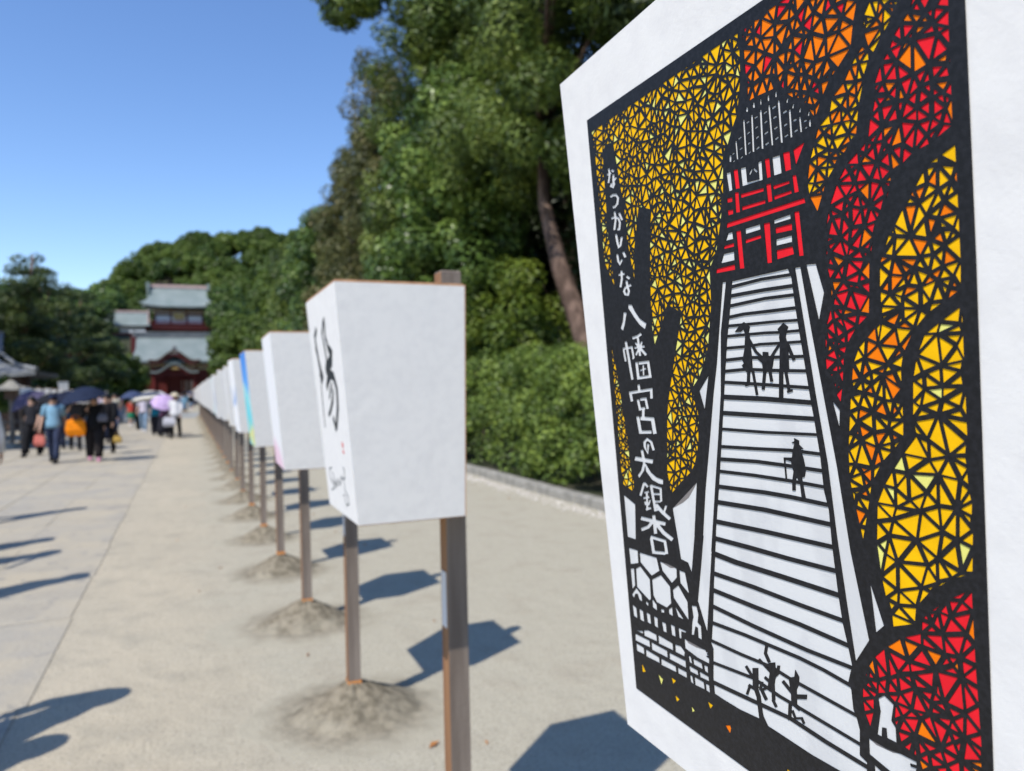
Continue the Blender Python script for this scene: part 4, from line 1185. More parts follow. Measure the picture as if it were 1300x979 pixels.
def ink(root, P, off, strokes, width, material, name, h=.0008):
    F = face_frame(P, off); mb = MB(); k = 0
    for st in strokes:
        n = len(st); Lp = []; Rp = []
        w0 = width
        if isinstance(st[0], (int, float)): w0 = st[0]; st = st[1:]; n = len(st)
        for i in range(n):
            a = Vector(st[max(0, i-1)]); b = Vector(st[min(n-1, i+1)]); d = (b-a).normalized()
            nn = Vector((-d.y, d.x)); ww = w0*(.62+.5*math.sin(math.pi*(i+.7)/(n+.2)))/2
            Lp.append(Vector(st[i])+nn*ww); Rp.append(Vector(st[i])-nn*ww)
        hh = h+k*.00002; k += 1
        for i in range(n-1):
            q = [Lp[i], Lp[i+1], Rp[i+1], Rp[i]]
            mb.add([onface(p.x, p.y, hh-.0005, F) for p in q]+[onface(p.x, p.y, hh, F) for p in q], [(4, 5, 6, 7), (0, 1, 5, 4), (1, 2, 6, 5), (2, 3, 7, 6), (3, 0, 4, 7)])
        if name == 'brush_stroke': mb.build(name, material, root); mb = MB()
    if name != 'brush_stroke': return tag(mb.build(name, material, root), kind='stuff')
L2 = lantern_roots[2]
C2 = Vector((CX, 0, 0))
YO_STROKES = [
 [20, (-98, 516), (-138, 496), (-133, 466), (-118, 424), (-106, 386)], [14, (-148, 467), (-110, 420), (-74, 377)], [22, (-120, 392), (-98, 372), (-70, 386)], [8, (-111, 386), (-126, 320), (-132, 233)],
 [14, (43, 536), (34, 488), (54, 448)], [15, (26, 528), (-12, 495), (3, 459), (15, 423), (-12, 396)], [12, (26, 483), (55, 467)], [30, (60, 452), (100, 436), (80, 420), (20, 404), (-15, 392)],
 [24, (-31, 346), (0, 368), (50, 384), (90, 376), (118, 343), (104, 298), (52, 240)], [10, (53, 359), (16, 336), (-8, 316)], [14, (65, 344), (39, 312), (-10, 285), (-48, 271)], [20, (20, 268), (43, 238), (56, 248)]]
ink(L2, STD, C2, YO_STROKES, 14, M_ink, 'brush_stroke')
ink(L2, STD, C2, [[9, (108, 205), (113, 190)], [10, (105, 196), (122, 198)], [8, (112, 183), (121, 176)], [7, (106, 179), (118, 181)]], 8, M_seal, 'red_seal')
ink(L2, STD, C2, [[(-96, 120), (-137, 113), (-136, 85), (-98, 72), (-97, 60), (-138, 51)], [(-85, 110), (-78, 60), (-60, 84), (-50, 68)], [(-70, 88), (-30, 74), (-20, 96), (10, 80), (43, 109), (62, 102)], [(82, 136), (97, 130), (89, 108), (55, 103)],
                  [(75, 105), (77, 74), (112, 61), (108, 42), (75, 34), (60, 60), (40, 58)]], 5, M_thinink, 'signature')

# cast light of nothing: left-hand row, seen small between the people
lproto = empty('paper_lantern', (0, 0, 0))
Pm = dict(STD); make_box(lproto, Pm, Vector((CX, 0, 0))); make_post(lproto)
for k in range(16):
    root = lproto if k == 0 else copy_tree(lproto)
    root.location = (-4.78, 27.2+k*1.54, rs.uniform(-.02, .02)); root.rotation_euler = (0, 0, math.pi+rs.uniform(-.03, .03))
    lab = ['leftmost of the white paper lanterns in the left-hand row', 'second from the left of the lanterns in the left-hand row', 'third from the left of the lanterns in the left-hand row', 'fourth from the left of the lanterns in the left-hand row']
    tag(root, lab[k] if k < 4 else 'small white paper lantern in the left-hand row behind the walking crowd', 'lantern', 'paper lanterns on posts in the left-hand row')

# ------------------------------------------------------------------ sand mounds at the posts
def mound_mesh(seed, R=.52, H=.168):
    rr = np.random.default_rng(seed); nr, na = 44, 120
    ph = rr.random(6)*6.28
    vs = [(0, 0, H*1.02)]; fs = []
    for i in range(1, nr+1):
        r = i/nr
        for j in range(na):
            a = 2*math.pi*j/na
            wob = 1+.09*math.sin(a+ph[0])+.07*math.sin(2*a+ph[1])+.05*math.sin(3*a+ph[2])+.035*math.sin(5*a+ph[3])+.02*math.sin(9*a+ph[4])
            rad = R*r*(1+(wob-1)*min(1, .45+r))
            z = (.150*max(0, 1-r/.56)**1.02+.026*max(0, 1-r)**1.2)*(1+.20*math.sin(3*a+ph[5])*r+.10*math.sin(7*a+ph[2])*r)*H/.168
            z += rr.normal()*.0022*(1-r*.6)+.006*math.sin(11*a+9*r+ph[0])*math.sin(14*r+ph[1])*(1-r)*min(1, r*4)
            if i == nr: z = -.002
            vs.append((rad*math.cos(a), rad*math.sin(a), z))
    for j in range(na): fs.append([0, 1+j, 1+(j+1) % na])
    for i in range(nr-1):
        for j in range(na):
            k = (j+1) % na; b = 1+i*na
            fs.append([b+j, b+na+j, b+na+k, b+k])
    me = bpy.data.meshes.new('sand_mound'); me.from_pydata(vs, [], fs); me.materials.append(M_sand)
    for p in me.polygons: p.use_smooth = True
    return me, None
mms = [mound_mesh(s) for s in (1, 2, 3, 4)]
ML = {2: 'grey sand mound at the foot of the post under the calligraphy lantern', 3: 'largest visible grey sand mound, at the foot of the nearest slim post', 4: 'grey sand mound second from the camera among those in view',
      5: 'grey sand mound third from the camera among those in view', 6: 'grey sand mound fourth from the camera among those in view', 7: 'grey sand mound fifth from the camera among those in view'}
for k in range(1, 37):
    y = Y0+(k-2)*STEP
    r = empty('sand_mound', (LX, y, 0), [0, .6, 2.2, 4.1, 5.2, 1.2][k % 6])
    s = {3: 1.0}.get(k, rs.uniform(.88, 1.06)); r.scale = (s, s, .96)
    link('heap', mms[k % 4][0], r)
    tag(r, ML.get(k, 'small grey sand mound far along the right-hand lantern row'), 'sand mound', 'sand mounds at the feet of the right-hand posts')
for k in range(12):
    r = empty('sand_mound', (-4.78, 27.2+k*1.54, 0), k*1.3)
    link('heap', mms[k % 4][0], r)
    tag(r, 'pale sand mound under the left-hand lantern row', 'sand mound', 'sand mounds at the feet of the left-hand posts')
# ------------------------------------------------------------------ shrine buildings
def roof_sheet(mb, wr, we, zr, ze, yr, ye, nseg=10, sag=.45, lift=.5, nx=14, th=.25):
    """curved slope from ridge half-width wr at (yr, zr) to eave half-width we at (ye, ze)"""
    top = []
    for i in range(nseg+1):
        t = i/nseg
        z = zr+(ze-zr)*(t+sag*t*(1-t)*1.0)
        y = yr+(ye-yr)*t
        w_ = wr+(we-wr)*max(0, (t-.35)/.65)**1.5
        row = []
        for j in range(nx+1):
            s = -1+2*j/nx
            row.append(Vector((s*w_, y, z+lift*t*t*abs(s)**4)))
        top.append(row)
    vs = [p for r in top for p in r]; n = nx+1
    dn = [p-Vector((0, 0, th)) for p in vs]; N_ = len(vs)
    fs = []
    for i in range(nseg):
        for j in range(nx):
            fs.append((i*n+j, i*n+j+1, (i+1)*n+j+1, (i+1)*n+j)); fs.append((N_+i*n+j, N_+(i+1)*n+j, N_+(i+1)*n+j+1, N_+i*n+j+1))
        for j in (0, nx):
            fs.append((i*n+j, (i+1)*n+j, N_+(i+1)*n+j, N_+i*n+j))
    for j in range(nx): fs.append((nseg*n+j, nseg*n+j+1, N_+nseg*n+j+1, N_+nseg*n+j))
    mb.add(vs+dn, fs)
def arch_sheet(mb, hw, zc, rise, y0, y1, th, n=24):
    """undulating gable: raised middle, flared ends; runs from y0 to y1"""
    def prof(s): return zc+rise*(math.cos(min(1, abs(s)*1.25)*math.pi)*.5+.5)+.12*rise*abs(s)**3
    vs = []; fs = []
    for j in range(n+1):
        s = -1+2*j/n; z = prof(s)
        vs += [(s*hw, y0, z), (s*hw, y1, z), (s*hw, y1, z-th), (s*hw, y0, z-th)]
    for j in range(n):
        a, b = j*4, j*4+4
        for q in range(4): fs.append((a+q, b+q, b+(q+1) % 4, a+(q+1) % 4))
    fs += [(3, 2, 1, 0), (n*4, n*4+1, n*4+2, n*4+3)]
    mb.add(vs, fs)

M_plaster2 = mat('beige_curtain', (.48, .42, .36), .8)
hall = empty('shrine_hall', (-1.75, 126, 0)); tag(hall, 'lower shrine hall with a pale green roof and curved porch gable behind the crowd', 'shrine hall')
b = MB(); roof_sheet(b, 5.3, 6.2, 10.5, 6.5, 0, -4.6, sag=.5, lift=.35); roof_sheet(b, 5.3, 6.2, 10.5, 6.5, 0, 4.6, sag=.5, lift=.35); rf = b.build('roof', M_copper, hall, smooth=False)
b = MB(); b.box(-5.4, -.3, 10.4, 5.4, .3, 11.0); b.box(-5.55, -.42, 10.95, 5.55, .42, 11.12); b.build('ridge', M_ridge, rf)
b = MB(); b.box(-5.75, -.45, 10.4, -5.42, .45, 11.35); b.box(5.42, -.45, 10.4, 5.75, .45, 11.35); b.build('ridge_end', M_ridge, rf)
b = MB()
for k in range(60):
    s = -1+2*(k+.5)/60
    b.box(s*6.0-.04, -4.5, 6.22+.3*abs(s)**4, s*6.0+.04, -2.4, 6.32+.3*abs(s)**4)
tag(b.build('rafters', M_brown, rf), kind='stuff')
# gable dormer and porch gable
b = MB(); arch_sheet(b, 3.5, 6.55, 1.55, -5.6, -2.8, .28); gb = b.build('upper_gable', M_brown, hall)
b = MB(); b.box(-.35, -5.4, 8.1, .35, -4.6, 8.35); b.sphere((0, -5.0, 8.5), .3); b.build('gable_ornament', M_ridge, gb)
b = MB(); arch_sheet(b, 3.2, 4.75, 1.35, -9.2, -5.2, .24); pg = b.build('porch_roof', M_copper, hall)
b = MB(); arch_sheet(b, 3.0, 4.45, 1.3, -9.0, -8.8, .25); b.build('bargeboard', M_verm, pg)
b = MB(); b.box(-.5, -9.0, 5.15, .5, -8.85, 5.5); b.build('gable_carving', M_gold, pg)
b = MB(); arch_sheet(b, 3.2, 6.2, 1.4, -5.45, -5.2, .35); b.build('gable_board', M_verm2, gb)
b = MB(); b.box(-5.0, -3.3, 1.0, 5.0, 3.3, 5.2); b.build('core_wall', M_verm2, hall)
for x in (-4.9, -3.0, -1.2, 1.2, 3.0, 4.9):
    b = MB(); b.tube([(x, -3.6, .9), (x, -3.6, 6.0)], .17, 10); b.build('column', M_verm, hall)
for x in (-2.6, 2.6):
    b = MB(); b.tube([(x, -8.4, .2), (x, -8.4, 4.5)], .16, 10); b.build('column', M_verm, hall)
b = MB()
for z in (5.0, 5.5): b.box(-5.3, -3.72, z, 5.3, -3.5, z+.26)
b.box(-2.9, -8.5, 4.3, 2.9, -8.3, 4.55)
b.build('tie_beam', M_verm, hall)
b = MB()
for k in range(16):
    x = -5+k*.667; b.box(x-.18, -4.1, 5.78, x+.18, -3.5, 5.9); b.box(x-.1, -3.9, 5.9, x+.1, -3.5, 6.15)
b.build('bracket_row', M_gold, hall)
b = MB(); b.box(-6.2, -5.0, 0, 6.2, 5.0, 1.0); b.build('stone_base', M_curb, hall)
b = MB()
for k in range(5): b.box(-2.4, -5.0-.34*(5-k), 0, 2.4, -5.0-.34*(4-k)-.002, .2*k+.18)
b.build('steps', M_curb, hall)
for x0 in (.9, 2.0):
    b = MB(); b.box(x0, -3.38, 1.6, x0+.8, -3.32, 3.6); b.build('pale_curtain', M_plaster2, hall)
b = MB(); b.box(-5.8, -4.7, 1.55, -2.5, -4.62, 1.65); b.box(2.5, -4.7, 1.55, 5.8, -4.62, 1.65)
for k in range(8):
    for s in (-1, 1): b.box(s*(2.6+k*.44)-.04, -4.7, 1.0, s*(2.6+k*.44)+.04, -4.62, 1.72)
b.build('railing', M_verm, hall)

gate = empty('shrine_gate', (-1.4, 166, 13.2)); tag(gate, 'two-storey red shrine gate with a pale green roof above the lower hall', 'shrine gate')
b = MB(); roof_sheet(b, 5.3, 7.0, 10.1, 5.9, 0, -4.2, sag=.42, lift=.7); roof_sheet(b, 5.3, 7.0, 10.1, 5.9, 0, 4.2, sag=.42, lift=.7); rf = b.build('roof', M_copper, gate)
b = MB(); b.box(-5.3, -.3, 10.0, 5.3, .3, 10.6); b.build('ridge', M_pinkrail, rf)
b = MB(); b.box(-5.9, -.9, 9.6, -5.3, .9, 10.95); b.box(5.3, -.9, 9.6, 5.9, .9, 10.95); b.box(-5.75, -1.7, 7.4, -5.45, -.9, 9.7); b.build('ridge_end', M_copper, rf)
b = MB()
for k in range(50):
    s = -1+2*(k+.5)/50; b.box(s*6.6-.05, -4.0, 5.55+.5*abs(s)**4, s*6.6+.05, -2.2, 5.68+.5*abs(s)**4)
tag(b.build('rafters', M_verm2, rf), kind='stuff')
b = MB(); b.box(-4.3, -2.2, 1.8, 4.3, 2.2, 5.3); b.build('upper_wall', M_white, gate)
for x in (-4.4, -1.5, 1.5, 4.4):
    b = MB(); b.tube([(x, -2.35, 1.6), (x, -2.35, 5.5)], .17, 10); b.build('column', M_verm, gate)
b = MB(); b.box(-4.6, -2.55, 4.2, 4.6, -2.3, 4.5); b.box(-4.6, -2.55, 4.9, 4.6, -2.3, 5.15); b.build('tie_beam', M_verm, gate)
b = MB()
for k in range(14):
    x = -4.4+k*.677; b.box(x-.2, -2.9, 5.16, x+.2, -2.3, 5.3); b.box(x-.1, -2.7, 4.52, x+.1, -2.3, 4.88)
b.build('bracket_row', M_gold, gate)
b = MB(); b.box(-5.4, -3.6, 1.3, 5.4, 3.6, 1.6); b.build('balcony_floor', M_verm, gate)
b = MB()
for z in (1.95, 2.35, 2.8): b.box(-5.4, -3.6, z, 5.4, -3.48, z+.12)
for k in range(19): b.box(-5.35+k*.594, -3.62, 1.6, -5.25+k*.594, -3.46, 2.98)
b.build('railing', M_verm, gate)
b = MB(); b.box(-5.2, -3.4, 1.62, 5.2, -3.35, 2.5); b.build('balcony_screen', M_verm, gate)
b = MB(); b.box(-1.0, -2.75, 3.4, 1.0, -2.62, 4.6); b.build('name_board', M_gold, gate)
b = MB(); b.box(-4.6, -2.4, -1, 4.6, 2.4, 1.3); b.build('lower_wall', M_verm2, gate)

cor = empty('shrine_corridor', (-10.3, 160, 12.9)); tag(cor, 'long low grey-green roofed corridor left of the red shrine gate', 'corridor building')
b = MB(); roof_sheet(b, 3.6, 3.9, 4.6, 1.9, 0, -2.6, sag=.2, lift=.1, th=.15); roof_sheet(b, 3.6, 3.9, 4.6, 1.9, 0, 2.6, sag=.2, lift=.1, th=.15); rf = b.build('roof', M_copper, cor)
b = MB(); b.box(-3.7, -.22, 4.55, 3.7, .22, 4.9); b.box(3.45, -2.4, 2.2, 3.75, -2.1, 4.9); b.build('ridge', M_pinkrail, rf)
b = MB(); b.box(-3.4, -1.8, -1, 3.4, 1.8, 2.1); b.build('wall', M_verm2, cor)
b = MB(); b.box(-3.0, -1.9, .5, 3.0, -1.82, 1.6); b.build('plaster_panel', M_plaster2, cor)
sm = empty('shrine_annex', (-7.6, 140, 7)); tag(sm, 'small white-ended annex roof peeping out left of the lower hall ridge', 'annex building')
b = MB(); b.box(-1.0, -1, 0, 1.0, 1, 5.0); b.build('wall', M_verm2, sm)
b = MB(); b.box(-1.2, -1.2, 5.0, 1.2, 1.2, 5.35); b.build('roof', M_white, sm)

# pavilion at the left edge
pav = empty('side_pavilion', (-11.1, 42.5, 0)); tag(pav, 'dark pavilion with an upswept grey tiled eave at the left edge under the pines', 'pavilion')
b = MB(); n = 12
def eave(sx, sy, z): return z
for sgn in (-1, 1):
    roof_sheet(b, 2.9, 4.8, 4.5, 2.62, 0, sgn*3.2, sag=.5, lift=.12, th=.18)
rf = b.build('roof', M_tile, pav)
for k in range(14):
    t = MB(); x = -4.4+k*.677
    pts = []
    for i in range(9):
        q = i/8; w_ = (2.9+1.9*max(0, (q-.35)/.65)**1.5)/4.8
        pts.append((x*w_, -3.2*q, 4.5-1.88*(q+.5*q*(1-q))+.04))
    t.tube(pts, .045, 6); t.build('tile_rib', M_tile, rf)
b = MB()
for sx in (-1, 1):
    pts = [(4.85*sx, -3.25, 2.82), (3.9*sx, -2.2, 3.05), (3.1*sx, -1.2, 3.65), (2.9*sx, 0, 4.6)]; b.tube(pts, .1, 8)
b.box(-3.0, -.15, 4.45, 3.0, .15, 4.75); b.build('ridge', M_tile, rf)
for sx in (-1, 1):
    for sy in (-1, 1):
        b = MB(); b.box(sx*3.6-.12, sy*2.2-.12, 0, sx*3.6+.12, sy*2.2+.12, 2.9); b.build('column', M_brown, pav)
b = MB(); b.box(-3.4, -2.0, .2, 3.4, 2.0, 2.5); b.build('dark_wall', M_brown, pav)

# low wooden fence, roofed wooden lantern and small white sign on the left side
fen = empty('low_fence', (-6.2, 22, 0)); tag(fen, 'low wooden rail fence behind the left-hand lanterns', 'fence')
for k in range(22):
    b = MB(); b.box(-.05, k*1.5-.05, 0, .05, k*1.5+.05, .75); b.build('fence_post', M_post, fen)
for z in (.3, .6):
    b = MB(); b.tube([(0, -.5, z), (0, 32, z)], .035, 6); b.build('rail', M_post, fen)
tl = empty('roofed_lantern', (-5.45, 29.6, 0)); tag(tl, 'wooden lantern on a post with a small hipped grey roof, by the left-hand row', 'roofed lantern')
b = MB(); b.tube([(0, 0, 0), (0, 0, 1.5)], .07, 8); b.build('post', M_post, tl)
b = MB(); b.box(-.17, -.17, 1.5, .17, .17, 1.82); b.build('lamp_box', M_brown, tl)
b = MB(); b.loft([[(-.52, -.52, 1.80), (.52, -.52, 1.80), (.52, .52, 1.80), (-.52, .52, 1.80)], [(-.5, -.5, 1.86), (.5, -.5, 1.86), (.5, .5, 1.86), (-.5, .5, 1.86)], [(-.22, -.22, 1.97), (.22, -.22, 1.97), (.22, .22, 1.97), (-.22, .22, 1.97)], [(-.05, -.05, 2.14), (.05, -.05, 2.14), (.05, .05, 2.14), (-.05, .05, 2.14)]]); b.build('roof', M_curb, tl)
sg = empty('white_signboard', (-4.55, 34.2, 0), .3); tag(sg, 'small white signboard on a post beyond the navy umbrella', 'sign')
b = MB(); b.box(-.03, -.03, 0, .03, .03, 1.6); b.build('post', M_post, sg)
b = MB(); b.box(-.17, -.055, 1.5, .17, -.032, 2.12); b.build('board', M_white, sg)
b = MB(); b.box(-.18, -.07, 2.13, .18, .03, 2.15); b.build('cap', M_white, sg)

# ------------------------------------------------------------------ trees
TR = np.random.default_rng(21)
def trunk_mesh(root, pts, rad, limbs, material, name='trunk'):
    b = MB(); b.tube(pts, rad, 10)
    for l in limbs:
        b.tube(l[0], l[1], 6)
    return b.build(name, material, root, smooth=True)
def tree(name, x, y, h, ells, ntuft, r0, r1, nleaf, size, lm, label, cat='tree', group=None, asp=.5, up=.4, squash=1.0, lean=(0, 0), bark=None, rt=.22, shell=.6, extra=None, lowcut=-.9, nl=9, path=None, wild=.6):
    z0 = hill_h(x, y)-.1
    root = empty(name, (x, y, z0))
    T = tufts(ells, ntuft, r0, r1, TR, shell, lowcut)
    q, tint = leaves(T, nleaf, size, asp, up, squash, rng=TR, wild=wild)
    P0 = Vector((0, 0, 0)); P1_ = Vector((lean[0], lean[1], h*.9))
    pts = [P0, Vector((lean[0]*.25+.05, lean[1]*.25, h*.25)), Vector((lean[0]*.5-.08, lean[1]*.55, h*.5)), P1_]
    rad = [rt, rt*.85, rt*.62, rt*.15]
    if path: pts = [Vector(p) for p in path]; rad = [rt*(1.08-.9*i/(len(pts)-1)) for i in range(len(pts))]
    limbs = []
    idx = TR.choice(len(T), min(nl, len(T)), replace=False)
    for i in idx:
        c = Vector(T[i, :3]); t = min(.85, max(.15, (c.z/h)*.75)); s = pts[0].lerp(P1_, t)
        s = Vector((lean[0]*t, lean[1]*t, h*.9*t)) if not path else pts[-2]
        mid = s.lerp(c, .5)+Vector((0, 0, -.15*h*.1))
        limbs.append(([s, mid, c], [rt*.38, rt*.22, rt*.06]))
    trunk_mesh(root, pts, rad, limbs, bark or M_bark2)
    me = quads_mesh('crown', q, tint, lm); link('crown', me, root)
    tag(root, label, cat, group)
    return root
def E6(*a): return list(a)
G_R = 'tall trees beyond the hedge on the right'
# x, y are the feet; ellipsoids are relative to the feet
tree('juniper_tree', 8.5, 13.6, 13, [E6(.7, 2.4, 9.2, 2.6, 2.6, 3.0), E6(-.6, 5.0, 8.0, 1.6, 1.8, 1.6), E6(1.8, 1.2, 7.4, 1.8, 1.8, 1.6), E6(.5, 2.4, 12.4, 1.9, 1.9, 2.4), E6(-1.2, 1.4, 10.6, 1.4, 1.6, 1.4), E6(-1.0, 2.6, 8.6, 1.2, 1.4, 1.2)], 125, .45, .85, 76000, .08, L_conif,
     'near tree with a thick leaning brown trunk beside the paper-cut lantern', group=G_R, asp=.28, up=.25, bark=M_bark, rt=.36, shell=.5, path=[(.1, -.3, -.2), (0, .5, 1.2), (0, 1.5, 2.7), (-.05, 2.6, 4.5), (0, 3.5, 6.3), (.2, 4.0, 8.6), (.4, 4.0, 12)])
tree('broadleaf_tree', 8.2, 22.2, 11.5, [E6(-.3, 0, 8.4, 2.1, 2.3, 3.0), E6(-.8, .8, 5.0, 2.0, 2.4, 2.4), E6(-.2, -1.2, 6.2, 1.6, 1.8, 2.2), E6(-.9, 2.4, 3.2, 1.6, 1.8, 1.5)], 130, .42, .85, 66000, .085, L_broad,
     'glossy dark green broadleaf tree left of the leaning trunk', group=G_R, asp=.55, up=.5, rt=.22, shell=.5)
tree('cedar_tree', 9.2, 27.5, 18, [E6(0, 0, 12.2, 2.2, 2.4, 3.8), E6(-.9, .6, 8.0, 2.0, 2.4, 2.6), E6(-.8, 0, 4.2, 2.0, 2.4, 2.6), E6(.3, .2, 16.2, 1.7, 2.0, 2.3), E6(-1.3, .6, 13.6, 1.3, 1.8, 2.4)], 135, .5, 1.0, 48000, .10, L_conif,
     'tall dark conifer rising behind the glossy broadleaf tree', group=G_R, asp=.3, up=.2, rt=.3, shell=.5)
tree('cedar_tree', 8.4, 33.5, 15.5, [E6(-.2, 0, 10.8, 1.7, 2.6, 3.0), E6(-.4, .3, 6.2, 2.2, 3.2, 3.2), E6(0, 0, 14.0, 1.2, 1.7, 1.8), E6(-.5, -1.0, 15.0, 1.3, 1.8, 1.8)], 135, .45, .9, 42000, .10, L_brownish,
     'brown-tinged conifer with a ragged left edge against the sky', group=G_R, asp=.3, up=.2, rt=.28, shell=.5)
tree('cedar_tree', 8.6, 41.5, 15.0, [E6(-.3, 0, 10.5, 1.9, 3.0, 2.8), E6(-.7, 0, 5.6, 2.1, 3.6, 3.2), E6(.1, .2, 13.3, 1.2, 1.8, 1.6)], 220, .35, .7, 34000, .12, L_brownish,
     'brown-green conifer second from the brown-tinged one towards the shrine', group=G_R, asp=.3, up=.2, rt=.28, shell=.5)
tree('broadleaf_tree', 8.8, 52, 13.5, [E6(-.6, 0, 9.0, 2.2, 3.6, 3.4), E6(-1.2, 0, 4.6, 2.0, 4.2, 3.0), E6(0, 0, 12.2, 1.6, 2.2, 1.8)], 220, .45, .85, 32000, .14, L_broad,
     'broad tree with a stepped crown halfway along the right side', group=G_R, asp=.5, up=.4, rt=.28, shell=.5)
tree('cedar_tree', 8.9, 63, 14.5, [E6(-.6, 0, 10.5, 2.1, 3.6, 3.6), E6(-1.0, 0, 5.4, 2.2, 4.6, 3.4)], 200, .5, .9, 28000, .16, L_conif,
     'conifer with a rounded top where the tree line meets the sky at left', group=G_R, asp=.35, up=.3, rt=.28, shell=.5)
tree('broadleaf_tree', 9.4, 76, 14.5, [E6(-.8, 0, 10.5, 3.0, 4.2, 4.0), E6(-1.2, 0, 5.4, 2.6, 4.6, 3.4)], 180, .6, 1.1, 24000, .19, L_hill,
     'lighter green tree closing the right-hand tree line near the hill', group=G_R, asp=.5, up=.4, rt=.28, shell=.5)
tree('broadleaf_tree', 7.4, 92, 10.5, [E6(-.8, 0, 7.0, 3.0, 4.2, 3.2), E6(-1.4, 0, 3.6, 2.6, 4.6, 2.6)], 160, .6, 1.1, 20000, .2, L_hill,
     'rounded mid-green tree right of the lower shrine hall', group=G_R, asp=.5, up=.4, rt=.28, shell=.5)
tree('broadleaf_tree', 6.8, 110, 13.0, [E6(-.6, 0, 9.0, 3.2, 4.2, 3.6), E6(-1.0, 0, 4.6, 3.0, 4.0, 3.2)], 160, .7, 1.2, 18000, .24, L_hill,
     'dome-shaped green tree partly covering the right side of the red gate', group=G_R, asp=.5, up=.4, rt=.3, shell=.5)
# overhanging branch at the top of the picture
tree('overhanging_tree', 9.2, 24.6, 18, [E6(-4.2, 0, 14.1, .6, .7, .4), E6(-4.6, .2, 14.7, .7, .8, .4), E6(-3.6, .2, 14.7, .6, .8, .4), E6(-3.4, .3, 15.6, .9, .9, .5), E6(-1.4, 0, 14.6, 1.0, 1.2, 1.6), E6(-.4, 0, 12.6, 1.2, 1.4, 1.8), E6(.5, 0, 15.4, 2.2, 2.4, 2.2), E6(.6, -3, 13.6, 1.8, 2.2, 2.6)], 120, .35, .85, 50000, .10, L_conif,
     'tall tree whose leafy branch hangs into the sky at the top', group=G_R, asp=.4, up=.2, rt=.26, shell=.4, nl=3)
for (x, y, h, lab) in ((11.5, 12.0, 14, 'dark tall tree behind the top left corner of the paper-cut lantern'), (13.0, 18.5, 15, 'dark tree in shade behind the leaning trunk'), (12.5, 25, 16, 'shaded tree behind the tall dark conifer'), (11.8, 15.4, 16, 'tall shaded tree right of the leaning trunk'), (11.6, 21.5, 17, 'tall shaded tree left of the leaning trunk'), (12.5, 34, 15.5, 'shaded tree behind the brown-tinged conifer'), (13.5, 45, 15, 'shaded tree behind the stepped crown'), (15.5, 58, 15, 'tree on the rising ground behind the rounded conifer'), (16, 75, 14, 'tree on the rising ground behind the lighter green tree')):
    tree('background_tree', x, y, h, [E6(0, 0, h*.62, 2.8, 3.6, h*.34), E6(-.3, 0, h*.3, 2.6, 3.4, h*.25)], 120, .5, 1.0, 15000, .15, L_dark, lab, group=G_R, asp=.4, up=.3, rt=.3, shell=.5)  # these trees look shaded through their dark leaf colour
tree('dark_trunk_tree', 9.9, 16.9, 9, [E6(.5, 0, 8.0, 1.8, 2.0, 1.6), E6(1.4, -1.8, 6.0, 1.6, 1.6, 1.4)], 80, .3, .6, 12000, .09, L_broad, 'dark straight-trunked tree just right of the leaning brown trunk', group=G_R, rt=.24)
for (x, y, h, lab) in ((9.8, 7.0, 12, 'tree behind the hedge hidden by the paper-cut lantern'), (10.4, 1.5, 12, 'tree outside the right edge behind the hedge'), (9.9, -4.5, 13, 'tree behind the photographer on the right side'), (14.5, 3.5, 14, 'tall tree outside the right edge, second row')):
    tree('broadleaf_tree', x, y, h, [E6(0, 0, h*.62, 2.8, 3.4, h*.34), E6(-.3, 0, h*.3, 2.4, 3.0, h*.24)], 110, .5, 1.0, 15000, .14, L_broad, lab, group=G_R, asp=.5, up=.3, rt=.3, shell=.5)
# undergrowth behind the hedge
G_U = 'shrubs behind the clipped hedge'
for (x, y, rx, rz, lm, lab) in ((7.6, 17.6, 1.5, 2.0, L_yellow, 'bright yellow-green shrub above the hedge left of the leaning trunk'), (7.4, 15.9, .9, .45, L_broad, 'low dark shrub just behind the hedge, left of the leaning trunk'), (7.5, 21.4, 1.5, 2.2, L_hill, 'mid-green shrub behind the top right of the calligraphy lantern'),
                                 (7.5, 11.6, .9, .4, L_broad, 'dark shrub in shadow behind the hedge beside the paper-cut lantern'), (7.6, 26, 1.4, 2.0, L_yellow, 'pale yellow-green shrub behind the calligraphy lantern'), (7.6, 31, 1.4, 2.4, L_hill, 'leafy shrub further along above the lantern row'), (7.4, 38, 1.4, 2.6, L_yellow, 'sunlit shrub beside the brown-tinged conifer'), (7.5, 46, 1.4, 2.4, L_hill, 'rounded shrub midway along the right side')):
    T = tufts([E6(0, 0, (2.3+rz*.3) if rz > 1 else 1.75, rx, rx*1.25, rz)], 55, .25, .5, TR, .5)
    q, ti = leaves(T, 13000, .062, .5, .6, 1, rng=TR)
    r = empty('shrub', (x, y, hill_h(x, y)))
    b = MB()
    for k in range(5):
        a = k*1.26; b.tube([(0, 0, 0), (.2*math.cos(a), .2*math.sin(a), 1.0), (.6*math.cos(a), .6*math.sin(a), 2.4)], [.05, .035, .015], 6)
    b.build('stem', M_bark2, r)
    link('foliage', quads_mesh('foliage', q, ti, lm), r); tag(r, lab, 'shrub', G_U)
